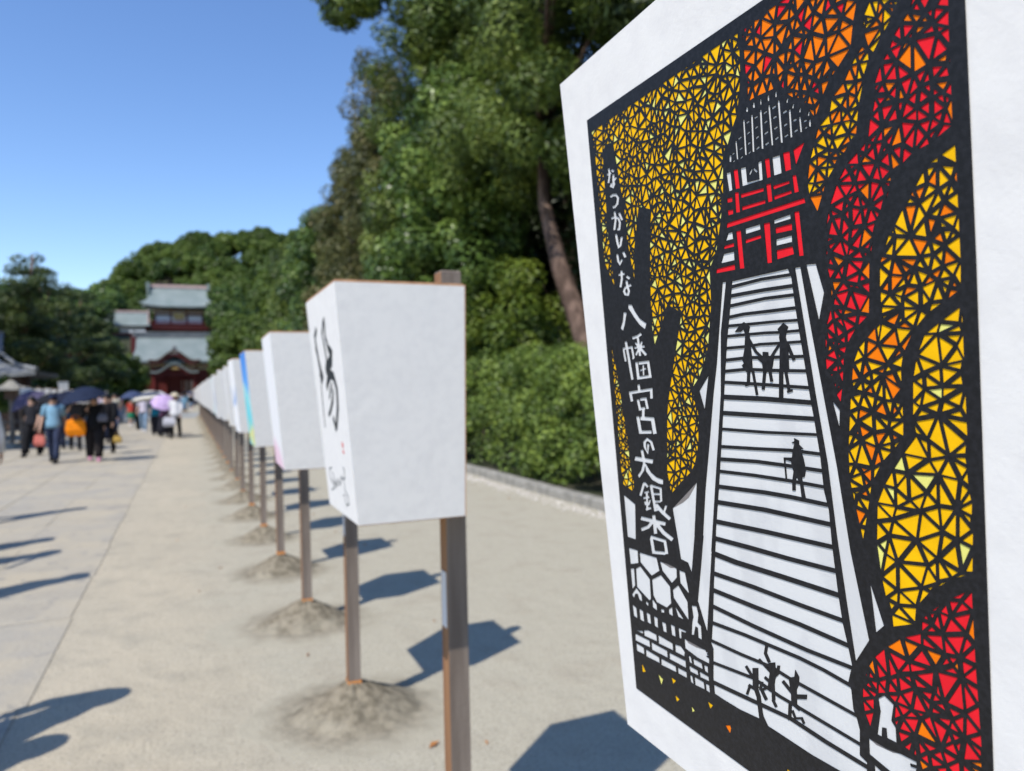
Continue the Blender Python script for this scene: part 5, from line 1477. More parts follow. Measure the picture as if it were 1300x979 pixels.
# bright vine up the broadleaf trunk
# hedge
hr = np.random.default_rng(4)
hb = []
y = -4.0
while y < 34:
    for _ in range(22 if y < 18 else 12):
        s = hr.random(); zz = .25+s*(1.62+.10*math.sin(y*1.1)+.06*math.sin(y*2.7+1)); depth = math.sqrt(max(0, 1-(s*.92)**3))
        x = 5.05+ (1-depth)*.75 + hr.random()*.25
        if hr.random() < .35: x = 5.15+hr.random()*1.8; zz = 1.72+.10*math.sin(y*1.1)+.10*hr.random()+.16*math.sin(min(3.1, (x-5.1)*1.6))
        hb.append((x-.16*hr.random()*(hr.random() < .4), y+hr.random()*.5, zz+(.18*hr.random() if zz > 1.5 else 0)+.03*max(0, 12-max(y, 6))*(zz/2), .16+.22*hr.random()**2))
    y += .5
hb = np.array(hb)
near = hb[hb[:, 1] < 18]; far = hb[hb[:, 1] >= 18]
q1, t1 = leaves(near, 125000, .034, .55, .5, 1, rng=hr, shell=.5); q2, t2 = leaves(far, 22000, .055, .55, .5, 1, rng=hr)
hed = empty('clipped_hedge', (0, 0, 0)); tag(hed, 'thick clipped green hedge behind the stone kerb on the right', 'hedge')
link('foliage', quads_mesh('foliage', np.concatenate([q1, q2]), np.concatenate([t1, t2]), L_hedge), hed)
b = MB()
for k in range(72):
    yy = -3.6+k*.52; b.tube([(5.9+hr.normal()*.2, yy, 0), (5.8+hr.normal()*.2, yy+.1, 1.0), (5.6+hr.normal()*.3, yy+.2, 1.9)], [.03, .022, .01], 5)
tag(b.build('stems', M_bark2, hed), kind='stuff')
g = MB(); g.add([(4.80, -2, .05), (7.3, -2, .05), (7.3, 60, .05), (4.80, 60, .05)], [(0, 1, 2, 3)]); tag(g.build('hedge_bed', M_earth), kind='structure')

# left-hand pines and trees
G_L = 'trees on the left side of the approach'
def pads(cx, cy, lay):
    return [E6(cx+a, cy+b, z, r, r, .42) for a, b, z, r in lay]
def pine(x, y, h, r, n, lab, lm=L_pine, bark=M_barkred, lean=(0, 0), size=.15, nt=190):
    lay = []
    pr = random.Random(int(x*10+y))
    for i in range(n):
        t = i/(n-1); z = h*(.30+.60*t); rr = r*(1.05-.62*t)
        for k in range(3 if t < .75 else 1):
            a = pr.uniform(0, 6.28)+k*2.1; lay.append((rr*.55*math.cos(a)*(t < .75)+lean[0]*t, rr*.55*math.sin(a)*(t < .75)+lean[1]*t, z+pr.uniform(-.3, .3), rr*.62))
    return tree('pine_tree', x, y, h, pads(0, 0, lay), nt, .3, .62, 22000, size, lm, lab, group=G_L, asp=.22, up=.7, squash=.6, bark=bark, rt=.24, shell=.35, lean=lean)
pine(-8.0, 45.5, 10.1, 3.0, 10, 'pine with a reddish trunk and pointed top, leftmost of the pines', lean=(.7, 0), size=.13)
pine(-10.5, 40, 10.3, 3.4, 6, 'yellowish-green pine cut by the left edge of the picture', L_conif, size=.13)
pine(-8.6, 56, 10.6, 3.4, 7, 'dark layered pine second from the left')
pine(-8.2, 66, 10.8, 3.6, 7, 'wide dark pine in the middle of the left-hand group')
pine(-8.9, 78, 11.8, 3.8, 7, 'dark pine behind the wide middle pine', size=.18)
pine(-9.8, 90, 12.2, 4.0, 7, 'far dark pine beside the corridor roof', size=.2)
for (x, y, h, rx, lab, lm) in ((-9.4, 104, 9.2, 2.6, 'bright green rounded tree left of the lower shrine hall', L_hill), (-7.0, 108, 6.8, 2.5, 'pale green bushy tree against the lower hall roof', L_hill), (-8.0, 84, 5.6, 2.2, 'low leafy tree behind the crowd on the left', L_hill), (-8.6, 73, 4.6, 2.4, 'low dark tree in shade behind the umbrellas', L_broad), (-9.0, 61, 4.2, 2.4, 'low dark tree behind the white signboard', L_broad), (-10, 50, 4.6, 2.6, 'dark leafy tree beneath the reddish pine trunk', L_broad), (-12, 97, 13, 4, 'dark broad tree filling the gap behind the left pines', L_broad), (-13.5, 70, 11, 4.4, 'dark broad tree far left behind the pines', L_broad), (-13, 52, 10, 4.0, 'dark tree at the far left edge', L_pine), (-12, 112, 12, 4, 'green tree below the corridor roof', L_hill)):
    tree('broadleaf_tree', x, y, h, [E6(0, 0, h*.62, rx, rx, h*.36), E6(0, -.4, h*.3, rx*.9, rx*.9, h*.24)], 120, .4, .8, 14000, .17, lm, lab, group=G_L, asp=.5, up=.4, rt=.2, shell=.5)
# trees off to the left that shade the path
for (x, y, h, rx, lab) in ((-10.5, 25.5, 9.0, 2.8, 'tree standing outside the left edge, shading the paving beyond the lanterns'), (-11.0, 31.0, 9.0, 2.8, 'tree outside the left edge next to the pavilion')):
    tree('broadleaf_tree', x, y, h, [E6(0, 0, h*.66, rx, rx, h*.3)], 100, .4, .8, 12000, .16, L_broad, lab, group=G_L, asp=.5, rt=.2, shell=.5)
T = tufts([E6(0, 0, 1.7, .8, .8, .6)], 26, .15, .3, TR, .4); q, ti = leaves(T, 5000, .05, .5, .6, 1, rng=TR)
r = empty('shrub', (-6.6, 33.5, 0)); link('foliage', quads_mesh('foliage', q, ti, L_yellow), r)
b = MB(); b.tube([(0, 0, 0), (.05, 0, 1.6)], [.05, .03], 6); b.build('stem', M_bark2, r); tag(r, 'small yellow-green shrub under the pavilion eave', 'shrub')

# wooded hill behind the shrine: individual crowns sharing six meshes
cm = []
for s in range(6):
    rr = np.random.default_rng(50+s)
    R_ = 4.2
    T = tufts([E6(0, 0, 6.5, R_, R_, 3.2), E6(rr.normal()*1.2, rr.normal()*1.2, 8.0, R_*.6, R_*.6, 2.4)], 75, .7, 1.5, rr, .6, -.3)
    q, ti = leaves(T, 5200, .34, .55, .5, 1, rng=rr)
    ti = np.clip(ti*.75+(s/6)*.35-.05, 0, 1)
    cr = quads_mesh('crown', q, ti, L_hill if s % 3 else L_broad)
    b = MB(); b.tube([(0, 0, -1), (.2, 0, 3), (0, .1, 6.5)], [.35, .28, .15], 6)
    for k in range(3): b.tube([(0, 0, 3.2), (1.6*math.cos(k*2.1), 1.6*math.sin(k*2.1), 6.2)], [.18, .08], 5)
    t_ = b.build('trunk', M_bark2, None); tm = t_.data; bpy.data.objects.remove(t_)
    cm.append((cr, tm))
hr = random.Random(9)
placed = []
def hill_tree(x, y, s=1.0, k=None):
    root = empty('hill_tree', (x, y, hill_h(x, y)-.3), hr.uniform(0, 6.28))
    c, t = cm[hr.randrange(6) if k is None else k]
    link('crown', c, root); link('trunk', t, root); root.scale = (s, s, s*hr.uniform(.85, 1.1))
    tag(root, 'leafy tree in the wood covering the hill behind the shrine', 'tree', 'trees of the wood on the hill')
y = 138.0
while y < 262:
    x = -52+hr.uniform(0, 5)
    while x < 62:
        xx, yy = x+hr.uniform(-1.6, 1.6), y+hr.uniform(-2, 2)
        inbld = (-15 < xx < 7.5 and 134 < yy < 176)
        vis = abs(math.atan2(xx, yy)) < .30
        if not inbld and vis:
            hill_tree(xx, yy, hr.uniform(.75, 1.15)*(1.0 if yy > 175 else .72))
        x += 6.2
    y += 7.5
for (x, y, s) in ((9.5, 120, .8), (13, 100, 1.0), (16, 118, 1.1), (9, 132, .85), (-13, 124, .9), (-9.5, 122, .55), (20, 95, 1.2), (-18, 118, 1.1), (-20, 100, 1.1), (-18, 84, 1.1), (6.4, 150, .8), (7.5, 158, .8)):
    hill_tree(x, y, s)
# ------------------------------------------------------------------ people
M_skin = mat('skin', (0.50, 0.30, 0.21), .55, spec=.35)
M_hair = mat('dark_hair', (0.015, 0.012, 0.010), .5)
M_eye = mat('eye_dark', (0.02, 0.015, 0.012), .3)
M_lip = mat('lips', (0.38, 0.15, 0.12), .5)
_cl = {}
def cloth(c, c2=None):
    k = (c, c2)
    if k not in _cl: _cl[k] = mat('cloth_%d' % len(_cl), c, .85, noise=(c2 or tuple(q*.8 for q in c), 9, 4, .4, .62), bump=(60, .25, .01), spec=.15)
    return _cl[k]

def pose(kind):
    """joints in metres for a 1.66 m figure facing -Y"""
    J = dict(pelvis=(0, 0, .92), spine=(0, .01, 1.08), chest=(0, .01, 1.25), neck=(0, .0, 1.40), head=(0, -.01, 1.48), crown=(0, -.01, 1.60))
    st = {'walk': .20, 'walk2': -.20, 'stand': .02, 'hold': .16, 'raise': .10}[kind]
    for s, n in ((-1, 'r'), (1, 'l')):
        f = st*s
        J['hip'+n] = (.09*s, 0, .88); J['knee'+n] = (.095*s, -f*.55-.02, .48); J['ankle'+n] = (.095*s, -f*1.1+.02, .085+abs(min(0, f))*.15); J['toe'+n] = (.105*s, -f*1.1-.13, .035)
        J['sho'+n] = (.165*s, .01, 1.345); J['elb'+n] = (.215*s, .03+f*.5, 1.08); J['wri'+n] = (.225*s, -.05+f*.9, .85)
    if kind in ('hold', 'raise'):
        J['elbr'] = (-.23, -.07, 1.12); J['wrir'] = (-.16, -.25, 1.27 if kind == 'hold' else 1.42)
    return {k: Vector(v) for k, v in J.items()}
def body_mesh(J):
    names, edges, rad = [], [], {}
    def E(a, b): edges.append((a, b))
    R = dict(pelvis=(.135, .10), spine=(.12, .092), chest=(.14, .10), neck=(.052, .052), head=(.072, .085), crown=(.062, .075))
    for n in 'rl':
        R.update({'hip'+n: (.085, .085), 'knee'+n: (.056, .056), 'ankle'+n: (.038, .038), 'toe'+n: (.034, .028), 'sho'+n: (.055, .055), 'elb'+n: (.040, .040), 'wri'+n: (.026, .026)})
    ks = list(J); V = [J[k] for k in ks]; R_ = [R[k] for k in ks]
    for a, b in (('pelvis', 'spine'), ('spine', 'chest'), ('chest', 'neck'), ('neck', 'head'), ('head', 'crown')): E(ks.index(a), ks.index(b))
    for n in 'rl':
        for a, b in (('pelvis', 'hip'+n), ('hip'+n, 'knee'+n), ('knee'+n, 'ankle'+n), ('ankle'+n, 'toe'+n), ('chest', 'sho'+n), ('sho'+n, 'elb'+n), ('elb'+n, 'wri'+n)): E(ks.index(a), ks.index(b))
        w_ = J['wri'+n]; d = (w_-J['elb'+n]).normalized(); s = 1 if n == 'l' else -1
        palm = w_+d*.055; V.append(palm); R_.append((.030, .016)); pi = len(V)-1; E(ks.index('wri'+n), pi)
        side = Vector((0, -1, 0)); side = (side-d*side.dot(d)).normalized()
        for i, L_ in enumerate((.058, .066, .062, .048)):
            o = side*(.024-.016*i)
            V.append(palm+d*.03+o); R_.append((.0095, .0095)); V.append(palm+d*(.03+L_*.55)+o+Vector((-s*.006, 0, 0))); R_.append((.009, .009)); V.append(palm+d*(.03+L_)+o+Vector((-s*.022, 0, 0))); R_.append((.0075, .0075))
            b_ = len(V); E(pi, b_-3); E(b_-3, b_-2); E(b_-2, b_-1)
        V.append(w_+d*.03+side*.030+Vector((-s*.01, 0, 0))); R_.append((.011, .011)); V.append(w_+d*.065+side*.048+Vector((-s*.018, 0, 0))); R_.append((.009, .009)); b_ = len(V)
        E(ks.index('wri'+n), b_-2); E(b_-2, b_-1)
    V.append(J['head']+Vector((0, -.092, .01))); R_.append((.014, .018)); E(ks.index('head'), len(V)-1)
    for s in (-1, 1):
        V.append(J['head']+Vector((.078*s, .012, .015))); R_.append((.012, .02)); E(ks.index('head'), len(V)-1)
    me = bpy.data.meshes.new('body'); me.from_pydata(V, edges, [])
    o = link('body', me)
    sk = o.modifiers.new('skin', 'SKIN'); sk.use_smooth_shade = True
    for i, r in enumerate(R_): me.skin_vertices[0].data[i].radius = r
    me.skin_vertices[0].data[0].use_root = True
    sb = o.modifiers.new('sub', 'SUBSURF'); sb.levels = 1; sb.render_levels = 1
    dg = bpy.context.evaluated_depsgraph_get()
    me2 = bpy.data.meshes.new_from_object(o.evaluated_get(dg)); me2.name = 'body'
    bpy.data.objects.remove(o)
    me2.materials.clear(); me2.materials.append(M_skin)
    for p in me2.polygons: p.use_smooth = True
    return me2
def sleeve(b, J, n, long):
    a, e, w_ = J['sho'+n], J['elb'+n], J['wri'+n]
    s = 1 if n == 'l' else -1
    p0 = a+Vector((-.05*s, 0, .012))
    if long: b.tube([p0, a, e, w_], [.075, .074, .056, .042], 10)
    else: b.tube([p0, a, a.lerp(e, .8)], [.075, .076, .068], 10)
def parts_for(J):
    D = {'body': body_mesh(J)}
    def mk(nm, f):
        b = MB(); f(b); o = b.build(nm, cloth((.5, .5, .5)), None, smooth=True); D[nm] = o.data; bpy.data.objects.remove(o)
    def torso(b, z0, z1=1.40, fl=1.0):
        b.ell([(0, .005, z0, .186*fl, .146*fl), (0, .005, .93, .182, .140), (0, .005, 1.0, .172, .130), (0, .005, 1.10, .150, .112), (0, .005, 1.25, .168, .120), (0, .005, 1.34, .170, .100), (0, 0, 1.395, .085, .070), (0, 0, 1.415, .062, .060)], 16)
    mk('tshirt', lambda b: (torso(b, .84), sleeve(b, J, 'l', 0), sleeve(b, J, 'r', 0)))
    mk('long_shirt', lambda b: (torso(b, .78, fl=1.06), sleeve(b, J, 'l', 1), sleeve(b, J, 'r', 1)))
    def legs(b, r=1.0):
        b.ell([(0, .005, .80, .160, .115), (0, .005, .90, .160, .118), (0, .005, .99, .152, .112)], 16)
        for n in 'lr':
            h, k, a = J['hip'+n], J['knee'+n], J['ankle'+n]
            b.tube([h+Vector((0, 0, -.0)), h.lerp(k, .5), k, a.lerp(k, .35), a+Vector((0, 0, .01))], [.100, .088*r, .072*r, .066*r, .064*r], 10)
    mk('trousers', lambda b: legs(b)); mk('wide_trousers', lambda b: legs(b, 1.45))
    def skirt(b, z1, w_):
        b.ell([(0, .0, z1, w_, w_*.85), (0, 0, (z1+.9)/2, w_*.84, w_*.72), (0, .005, .90, .170, .125), (0, .005, 1.0, .155, .115)], 20)
    mk('skirt', lambda b: skirt(b, .42, .24)); mk('long_skirt', lambda b: skirt(b, .14, .27))
    def shoes(b, side):
        for n in side:
            a, t = J['ankle'+n], J['toe'+n]
            z = min(a.z, .085)-.085+max(0, a.z-.085)
            b.ell([(a.x, (a.y+t.y)/2, max(0, a.z-.085), .048, .135), (a.x, (a.y+t.y)/2, max(0, a.z-.085)+.03, .050, .135), (a.x, (a.y+t.y)/2+.03, max(0, a.z-.085)+.075, .043, .09), (a.x, a.y+.005, a.z+.03, .046, .052)], 12)
    mk('shoe_left', lambda b: shoes(b, 'l')); mk('shoe_right', lambda b: shoes(b, 'r'))
    h = J['head']
    mk('hair', lambda b: b.sphere((h.x, h.y+.018, h.z+.065), .105, 12, 8, (.92, 1.0, 1.02)))
    mk('long_hair', lambda b: (b.sphere((h.x, h.y+.018, h.z+.065), .106, 12, 8, (.95, 1.0, 1.02)), b.ell([(h.x, h.y+.07, h.z-.22, .07, .035), (h.x, h.y+.075, h.z-.05, .095, .05), (h.x, h.y+.06, h.z+.08, .09, .05)], 10)))
    mk('sun_hat', lambda b: b.ell([(h.x, h.y, h.z+.075, .20, .21), (h.x, h.y, h.z+.085, .20, .21), (h.x, h.y, h.z+.10, .112, .122), (h.x, h.y, h.z+.17, .10, .11), (h.x, h.y, h.z+.195, .06, .07)], 16))
    mk('cap', lambda b: (b.ell([(h.x, h.y, h.z+.07, .102, .112), (h.x, h.y, h.z+.12, .10, .11), (h.x, h.y, h.z+.165, .075, .08), (h.x, h.y, h.z+.18, .03, .03)], 14), b.ell([(h.x, h.y-.12, h.z+.068, .07, .09), (h.x, h.y-.12, h.z+.08, .07, .085)], 12)))
    def eyes(b, s): b.sphere((h.x+s*.03, h.y-.080, h.z+.035), .010, 6, 4)
    mk('eye', lambda b: eyes(b, -1)); mk('eye_', lambda b: eyes(b, 1))
    mk('mouth', lambda b: b.sphere((h.x, h.y-.080, h.z-.028), .018, 8, 4, (1, .5, .35)))
    return D
POSE = {k: pose(k) for k in ('walk', 'walk2', 'stand', 'hold', 'raise')}
PARTS = {k: parts_for(J) for k, J in POSE.items()}
def person(x, y, rz, kind, label, wear, hgt=1.66, group=None):
    """wear: list of (part name, shown name, colour)"""
    r = empty('person', (x, y, .011 if x < -.75 else 0), rz); s = hgt/1.68; r.scale = (s, s, s)
    D = PARTS[kind]
    b_ = link('body', D['body'], r)
    for nm, shown, mt in [('eye', 'eye', M_eye), ('eye_', 'eye', M_eye), ('mouth', 'mouth', M_lip)]:
        o = link(shown, D[nm], r); o.material_slots[0].link = 'OBJECT'; o.material_slots[0].material = mt
    wear = [q for nm, c in wear for q in ([('shoe_left', 'shoe', c), ('shoe_right', 'shoe', c)] if nm == 'shoes' else [(nm, nm, c)])]
    for nm, shown, c in wear:
        o = link(shown, D[nm], r); o.material_slots[0].link = 'OBJECT'
        o.material_slots[0].material = c if isinstance(c, bpy.types.Material) else cloth(c)
    tag(r, label, 'person', group)
    return r
def hand_world(p, kind, n='r'):
    J = POSE[kind]; w_ = J['wri'+n]; d = (w_-J['elb'+n]).normalized(); q = w_+d*.08
    s = p.scale.x; a = p.rotation_euler.z
    return Vector((p.location.x+s*(q.x*math.cos(a)-q.y*math.sin(a)), p.location.y+s*(q.x*math.sin(a)+q.y*math.cos(a)), p.location.z+s*q.z))
M_shaft = mat('umbrella_shaft', (.12, .12, .13), .35, metal=.6)
def umbrella(hand, label, col, R=.5, tilt=(0, 0), length=.62, col2=None, group='parasols and umbrellas held by walkers'):
    r = empty('umbrella', hand); r.rotation_euler = (tilt[0], tilt[1], 0)
    b = MB(); n = 8; m_ = 6
    ms = [cloth(col)]+([cloth(col2)] if col2 else [])
    top = length
    vs = [(0, 0, top)]; sub = 3
    for i in range(1, m_+1):
        t = i/m_
        for j in range(n*sub):
            a = 2*math.pi*j/(n*sub); k = (j % sub)/sub
            sc = 1-.07*math.sin(math.pi*k)*t
            vs.append((R*t*sc*math.cos(a), R*t*sc*math.sin(a), top-.30*R/.5*(t**2.1)*(.92+.0*k)+.012*math.sin(math.pi*k)*t))
    N_ = n*sub
    b.v = vs
    for j in range(N_): b.f.append([0, 1+j, 1+(j+1) % N_]); b.mi.append(0)
    for i in range(m_-1):
        for j in range(N_):
            k = (j+1) % N_; q = 1+i*N_; b.f.append([q+j, q+N_+j, q+N_+k, q+k]); b.mi.append(1 if col2 and i in (2, 3) else 0)
    b.build('canopy', ms, r, smooth=True)
    for k in range(n):
        c = MB(); a = 2*math.pi*k/n
        c.tube([(R*t*math.cos(a), R*t*math.sin(a), top-.006-.276*R/.5*(t**2.1)) for t in (0.02, .33, .66, 1.0)], .0035, 4); c.build('rib', M_shaft, r)
    c = MB(); c.tube([(0, 0, -.03), (0, 0, top+.05)], .006, 6); c.build('shaft', M_shaft, r)
    c = MB(); c.tube([(0, 0, -.13), (0, 0, -.02)], .014, 8); c.build('handle', M_brown, r)
    tag(r, label, 'umbrella', group)
    return r
def bag(loc, label, col, sz=(.16, .08, .2), parts=True, rz=0):
    r = empty('bag', loc, rz); b = MB(); w_, d, h = sz
    b.loft([[(-w_*.9, -d*.6, -h), (w_*.9, -d*.6, -h), (w_*.9, d*.6, -h), (-w_*.9, d*.6, -h)], [(-w_*1.05, -d, -h*.6), (w_*1.05, -d, -h*.6), (w_*1.05, d, -h*.6), (-w_*1.05, d, -h*.6)], [(-w_*.9, -d*.7, 0), (w_*.9, -d*.7, 0), (w_*.9, d*.7, 0), (-w_*.9, d*.7, 0)], [(-w_*.6, -d*.15, .03), (w_*.6, -d*.15, .03), (w_*.6, d*.15, .03), (-w_*.6, d*.15, .03)]])
    b.build('pouch', cloth(col), r, bevel=.012)
    c = MB(); c.tube([(-w_*.5, 0, .0), (-w_*.35, 0, .09), (0, 0, .13), (w_*.35, 0, .09), (w_*.5, 0, 0)], .008, 5); c.build('strap', cloth(tuple(q*.7 for q in col)), r)
    tag(r, label, 'bag'); return r
NAVY = (.018, .024, .050); BLK = (.012, .012, .014); CREAM = (.62, .58, .48); WHT = (.70, .70, .72)
TEAL = (.02, .22, .36); JEAN = (.06, .12, .26); LJEAN = (.22, .32, .45); SKYB = (.20, .36, .48)
# main figures
p = person(-2.90, 20.2, -.1, 'walk', 'man in a light blue shirt and navy trousers walking on the left, drinking', [('tshirt', SKYB), ('trousers', (.035, .045, .085)), ('shoes', BLK), ('hair', M_hair), ('cap', NAVY)], 1.62)
bag(hand_world(p, 'walk', 'r')+Vector((0, 0, -.12)), 'red and white plastic bag held by the man in the light blue shirt', (.62, .18, .14), (.11, .05, .22))
p = person(-2.06, 20.1, .1, 'hold', 'woman in long black clothes and pink shoes with a navy umbrella', [('long_shirt', BLK), ('wide_trousers', (.022, .018, .018)), ('shoes', (.55, .25, .35)), ('long_hair', M_hair)], 1.60)
umbrella(hand_world(p, 'hold')+Vector((0, 0, 0)), 'navy umbrella over the woman in long black clothes', (.016, .024, .052), .52, (.10, -.22), .50)
bag(Vector((-2.42, 20.0, .98)), 'large bright orange bag at the side of the woman in black', (.90, .26, .01), (.20, .10, .36))
bag(Vector((-1.86, 19.9, 1.10)), 'small grey crossbody pouch on the woman in black', (.14, .14, .17), (.10, .05, .16))
p = person(-1.98, 22.2, -.2, 'walk2', 'person in black with a white face mask just behind the woman with the orange bag', [('long_shirt', BLK), ('trousers', BLK), ('shoes', BLK), ('hair', M_hair)], 1.62)
bag(Vector((-1.72, 22.0, .46)), 'small yellow and tan bag near the ground behind the woman in black', (.45, .30, .08), (.10, .07, .16))
p = person(-4.30, 27.0, .15, 'hold', 'person in black under a tilted grey-purple umbrella on the left', [('long_shirt', (.02, .022, .035)), ('wide_trousers', BLK), ('shoes', BLK), ('long_hair', M_hair)], 1.62)
umbrella(hand_world(p, 'hold'), 'grey-purple umbrella tilted to the left, held by the person in black', (.09, .08, .14), .55, (.2, -.55), .45)
p = person(-3.00, 24.6, .2, 'hold', 'person in dark grey between the man in blue and the woman in black', [('tshirt', (.05, .05, .06)), ('trousers', (.03, .03, .035)), ('shoes', BLK), ('hair', M_hair)], 1.60)
umbrella(hand_world(p, 'hold'), 'dark umbrella behind the man in the light blue shirt', (.012, .016, .035), .55, (.05, .05), .45)
p = person(-3.10, 38.5, .0, 'walk', 'man in a cream T-shirt and blue jeans walking behind the umbrellas', [('tshirt', CREAM), ('trousers', JEAN), ('shoes', WHT), ('hair', M_hair)], 1.66)
p = person(-2.65, 42.0, .2, 'walk2', 'child in a red shirt and green skirt', [('tshirt', (.50, .07, .05)), ('skirt', (.02, .22, .12)), ('shoes', WHT), ('hair', M_hair)], 1.35)
p = person(-1.72, 34.5, -.1, 'walk', 'person in a pale lilac shirt and light jeans beside the striped umbrella', [('tshirt', (.62, .58, .68)), ('trousers', LJEAN), ('shoes', WHT), ('hair', M_hair)], 1.58)
p = person(-1.12, 31.0, 0, 'hold', 'person in a bright teal top and dark trousers under the striped umbrella', [('long_shirt', TEAL), ('wide_trousers', (.03, .03, .04)), ('shoes', BLK), ('hair', M_hair)], 1.60)
umbrella(hand_world(p, 'hold')+Vector((-.05, 0, -.05)), 'white umbrella with a dark navy band above the teal top', (.60, .57, .50), .62, (-.1, -.1), .48, (.03, .05, .10))
p = person(-.80, 29.6, .1, 'hold', 'person in dark purple behind the lilac parasol', [('long_shirt', (.10, .05, .10)), ('long_skirt', (.025, .025, .035)), ('shoes', BLK), ('long_hair', M_hair)], 1.55)
umbrella(hand_world(p, 'hold')+Vector((.1, 0, -.12)), 'pale lilac parasol tilted towards the camera', (.52, .38, .62), .46, (.62, .1), .42)
p = person(-.42, 28.8, -.2, 'walk2', 'person in a white shirt, black trousers and cream sun hat, nearest the lantern row', [('long_shirt', WHT), ('trousers', BLK), ('shoes', BLK), ('long_hair', M_hair), ('sun_hat', (.60, .52, .38))], 1.60)
bag(Vector((-.62, 28.4, .72)), 'white tote bag carried below the lilac parasol', (.55, .55, .60), (.20, .09, .28))
p = person(-3.55, 25.6, .3, 'hold', 'person in black under a black umbrella left of the orange bag', [('long_shirt', BLK), ('trousers', NAVY), ('shoes', BLK), ('hair', M_hair)], 1.58)
umbrella(hand_world(p, 'hold'), 'black umbrella between the purple-grey one and the navy one', (.012, .013, .018), .52, (.12, .12), .42)
person(-3.75, 22.8, -.3, 'walk2', 'person in black close behind the man in the light blue shirt', [('tshirt', (.02, .02, .025)), ('wide_trousers', BLK), ('shoes', BLK), ('long_hair', M_hair)], 1.6)
person(-2.35, 27.5, .2, 'stand', 'person in a navy dress behind the navy umbrella', [('long_shirt', NAVY), ('long_skirt', NAVY), ('shoes', BLK), ('long_hair', M_hair)], 1.58)
person(-2.75, 31.0, 0, 'walk', 'person in a white top and black skirt behind the navy umbrella', [('tshirt', WHT), ('skirt', BLK), ('shoes', BLK), ('hair', M_hair)], 1.6)
person(-5.25, 33.0, 0, 'walk2', 'person in charcoal between the left-hand lanterns', [('long_shirt', (.04, .04, .045)), ('trousers', BLK), ('shoes', BLK), ('hair', M_hair)], 1.66)
p = person(-2.05, 37.0, -.2, 'hold', 'person in a navy top with a dark blue parasol beside the cream T-shirt man', [('tshirt', NAVY), ('trousers', BLK), ('shoes', BLK), ('hair', M_hair)], 1.6)
umbrella(hand_world(p, 'hold'), 'dark blue parasol beside the man in the cream T-shirt', (.05, .07, .14), .5, (.05, -.1), .46)
# left-edge and off-frame walkers whose shadows cross the path
for (x, y, rz, kd, lab, wr, um) in (
    (-2.40, 11.1, .1, 'walk', 'person in a loose white blouse and dark trousers cut by the left edge', [('long_shirt', WHT), ('trousers', (.02, .025, .04)), ('shoes', BLK), ('long_hair', M_hair)], 0),
    (-1.40, 3.70, .9, 'walk', 'person walking just outside the left edge whose long shadow crosses the sand', [('long_shirt', (.3, .3, .35)), ('long_skirt', NAVY), ('shoes', BLK), ('long_hair', M_hair)], 0),
    (-1.62, 3.22, .7, 'stand', 'person beside the nearest walker outside the left edge', [('long_shirt', CREAM), ('long_skirt', JEAN), ('shoes', BLK), ('long_hair', M_hair)], 0),
    (-1.90, 6.70, 0, 'walk', 'person outside the left edge ahead of the nearest walker', [('tshirt', CREAM), ('trousers', JEAN), ('shoes', BLK), ('hair', M_hair)], 0),
    (-2.28, 7.95, .2, 'walk2', 'person outside the left edge, third walker from the camera', [('tshirt', TEAL), ('trousers', BLK), ('shoes', BLK), ('hair', M_hair)], 0),
    (-2.45, 8.75, 0, 'stand', 'person outside the left edge beside the third walker', [('long_shirt', CREAM), ('long_skirt', NAVY), ('shoes', BLK), ('long_hair', M_hair)], 0),
    (-4.7, 17.2, 0, 'walk', 'person outside the left edge near the paving border', [('tshirt', BLK), ('trousers', NAVY), ('shoes', BLK), ('hair', M_hair)], 0)):
    person(x, y, rz, kd, lab, wr, 1.66)
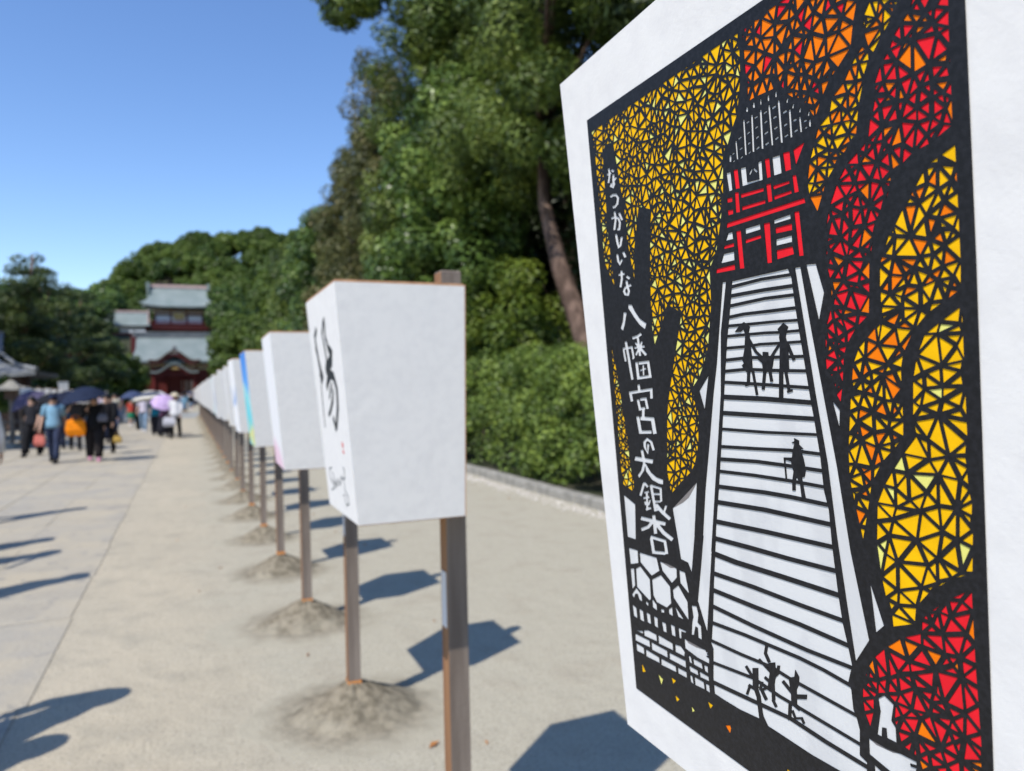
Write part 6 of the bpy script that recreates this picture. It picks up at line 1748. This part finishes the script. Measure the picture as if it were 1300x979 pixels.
# the crowd further on
cr = random.Random(17)
tops = [WHT, WHT, (.60, .62, .70), SKYB, CREAM, (.55, .30, .30), NAVY, (.66, .55, .55), (.25, .35, .55), BLK, (.6, .5, .62)]
desc = {0: 'white', 1: 'white', 2: 'pale blue', 3: 'sky blue', 4: 'cream', 5: 'dusty red', 6: 'navy', 7: 'pale pink', 8: 'blue', 9: 'black', 10: 'lilac'}
spots = [(-5.3, 41), (-4.3, 45), (-3.6, 47), (-4.9, 50), (-2.9, 49), (-4.1, 54), (-3.3, 58), (-2.2, 46), (-1.4, 52), (-2.6, 61), (-5.0, 62), (-3.7, 68), (-1.9, 66), (-.9, 60), (-.2, 70), (-1.1, 76), (-2.7, 78), (-4.0, 82), (.2, 84), (-.6, 92), (-1.8, 96), (-3.0, 100), (0, 102), (-1.0, 110), (-.3, 63), (.25, 78), (-4.6, 74), (-2.2, 88), (-5.6, 56), (-1.6, 58), (-3.2, 53), (-.7, 104), (-4.2, 92), (-3.6, 108), (-2.2, 106), (-1.5, 86), (-.1, 88), (.7, 96), (-2.8, 90), (-1.2, 99), (.9, 108), (-4.8, 86), (-2.4, 70), (-.4, 74), (-3.4, 74), (-5.2, 68)]
for i, (x, y) in enumerate(spots):
    k = cr.randrange(len(tops)); kd = cr.choice(['walk', 'walk2', 'stand', 'hold'])
    up_ = kd == 'hold'
    wear = [(cr.choice(['tshirt', 'long_shirt']), tops[k]), (cr.choice(['trousers', 'wide_trousers', 'long_skirt', 'skirt']), cr.choice([BLK, NAVY, JEAN, LJEAN, CREAM])), ('shoes', cr.choice([BLK, WHT])), (cr.choice(['hair', 'long_hair']), M_hair)]
    hatted = cr.random() < .35 and not up_
    if hatted: wear.append(('sun_hat', cr.choice([CREAM, WHT, BLK])))
    near = 'near the left lanterns' if x < -4.5 else ('mid-path' if x < -1.5 else 'by the right lanterns')
    dist_ = 'before the crossing' if y < 56 else ('past the crossing' if y < 85 else 'near the hall')
    low = {BLK: 'black', NAVY: 'navy', JEAN: 'denim', LJEAN: 'pale denim', CREAM: 'cream'}[wear[1][1]]
    p = person(x, y, cr.uniform(-.4, .4)+(math.pi if cr.random() < .35 else 0), kd, '%s top%s and %s %s, %s, %s' % (desc[k], ', hat' if hatted else '', low, {'trousers': 'trousers', 'wide_trousers': 'loose trousers', 'long_skirt': 'long skirt', 'skirt': 'short skirt'}[wear[1][0]], near, dist_), wear, cr.uniform(1.52, 1.72), 'distant walkers on the way to the shrine')
    if up_ and i % 2 == 0:
        c = cr.choice([WHT, WHT, (.10, .14, .26), BLK, (.5, .52, .6)])
        umbrella(hand_world(p, 'hold'), 'small distant %s parasol %s, %s' % ({WHT: 'white', BLK: 'black'}.get(c, 'blue-grey'), near, dist_), c, .46, (cr.uniform(-.2, .3), cr.uniform(-.2, .2)), .48)
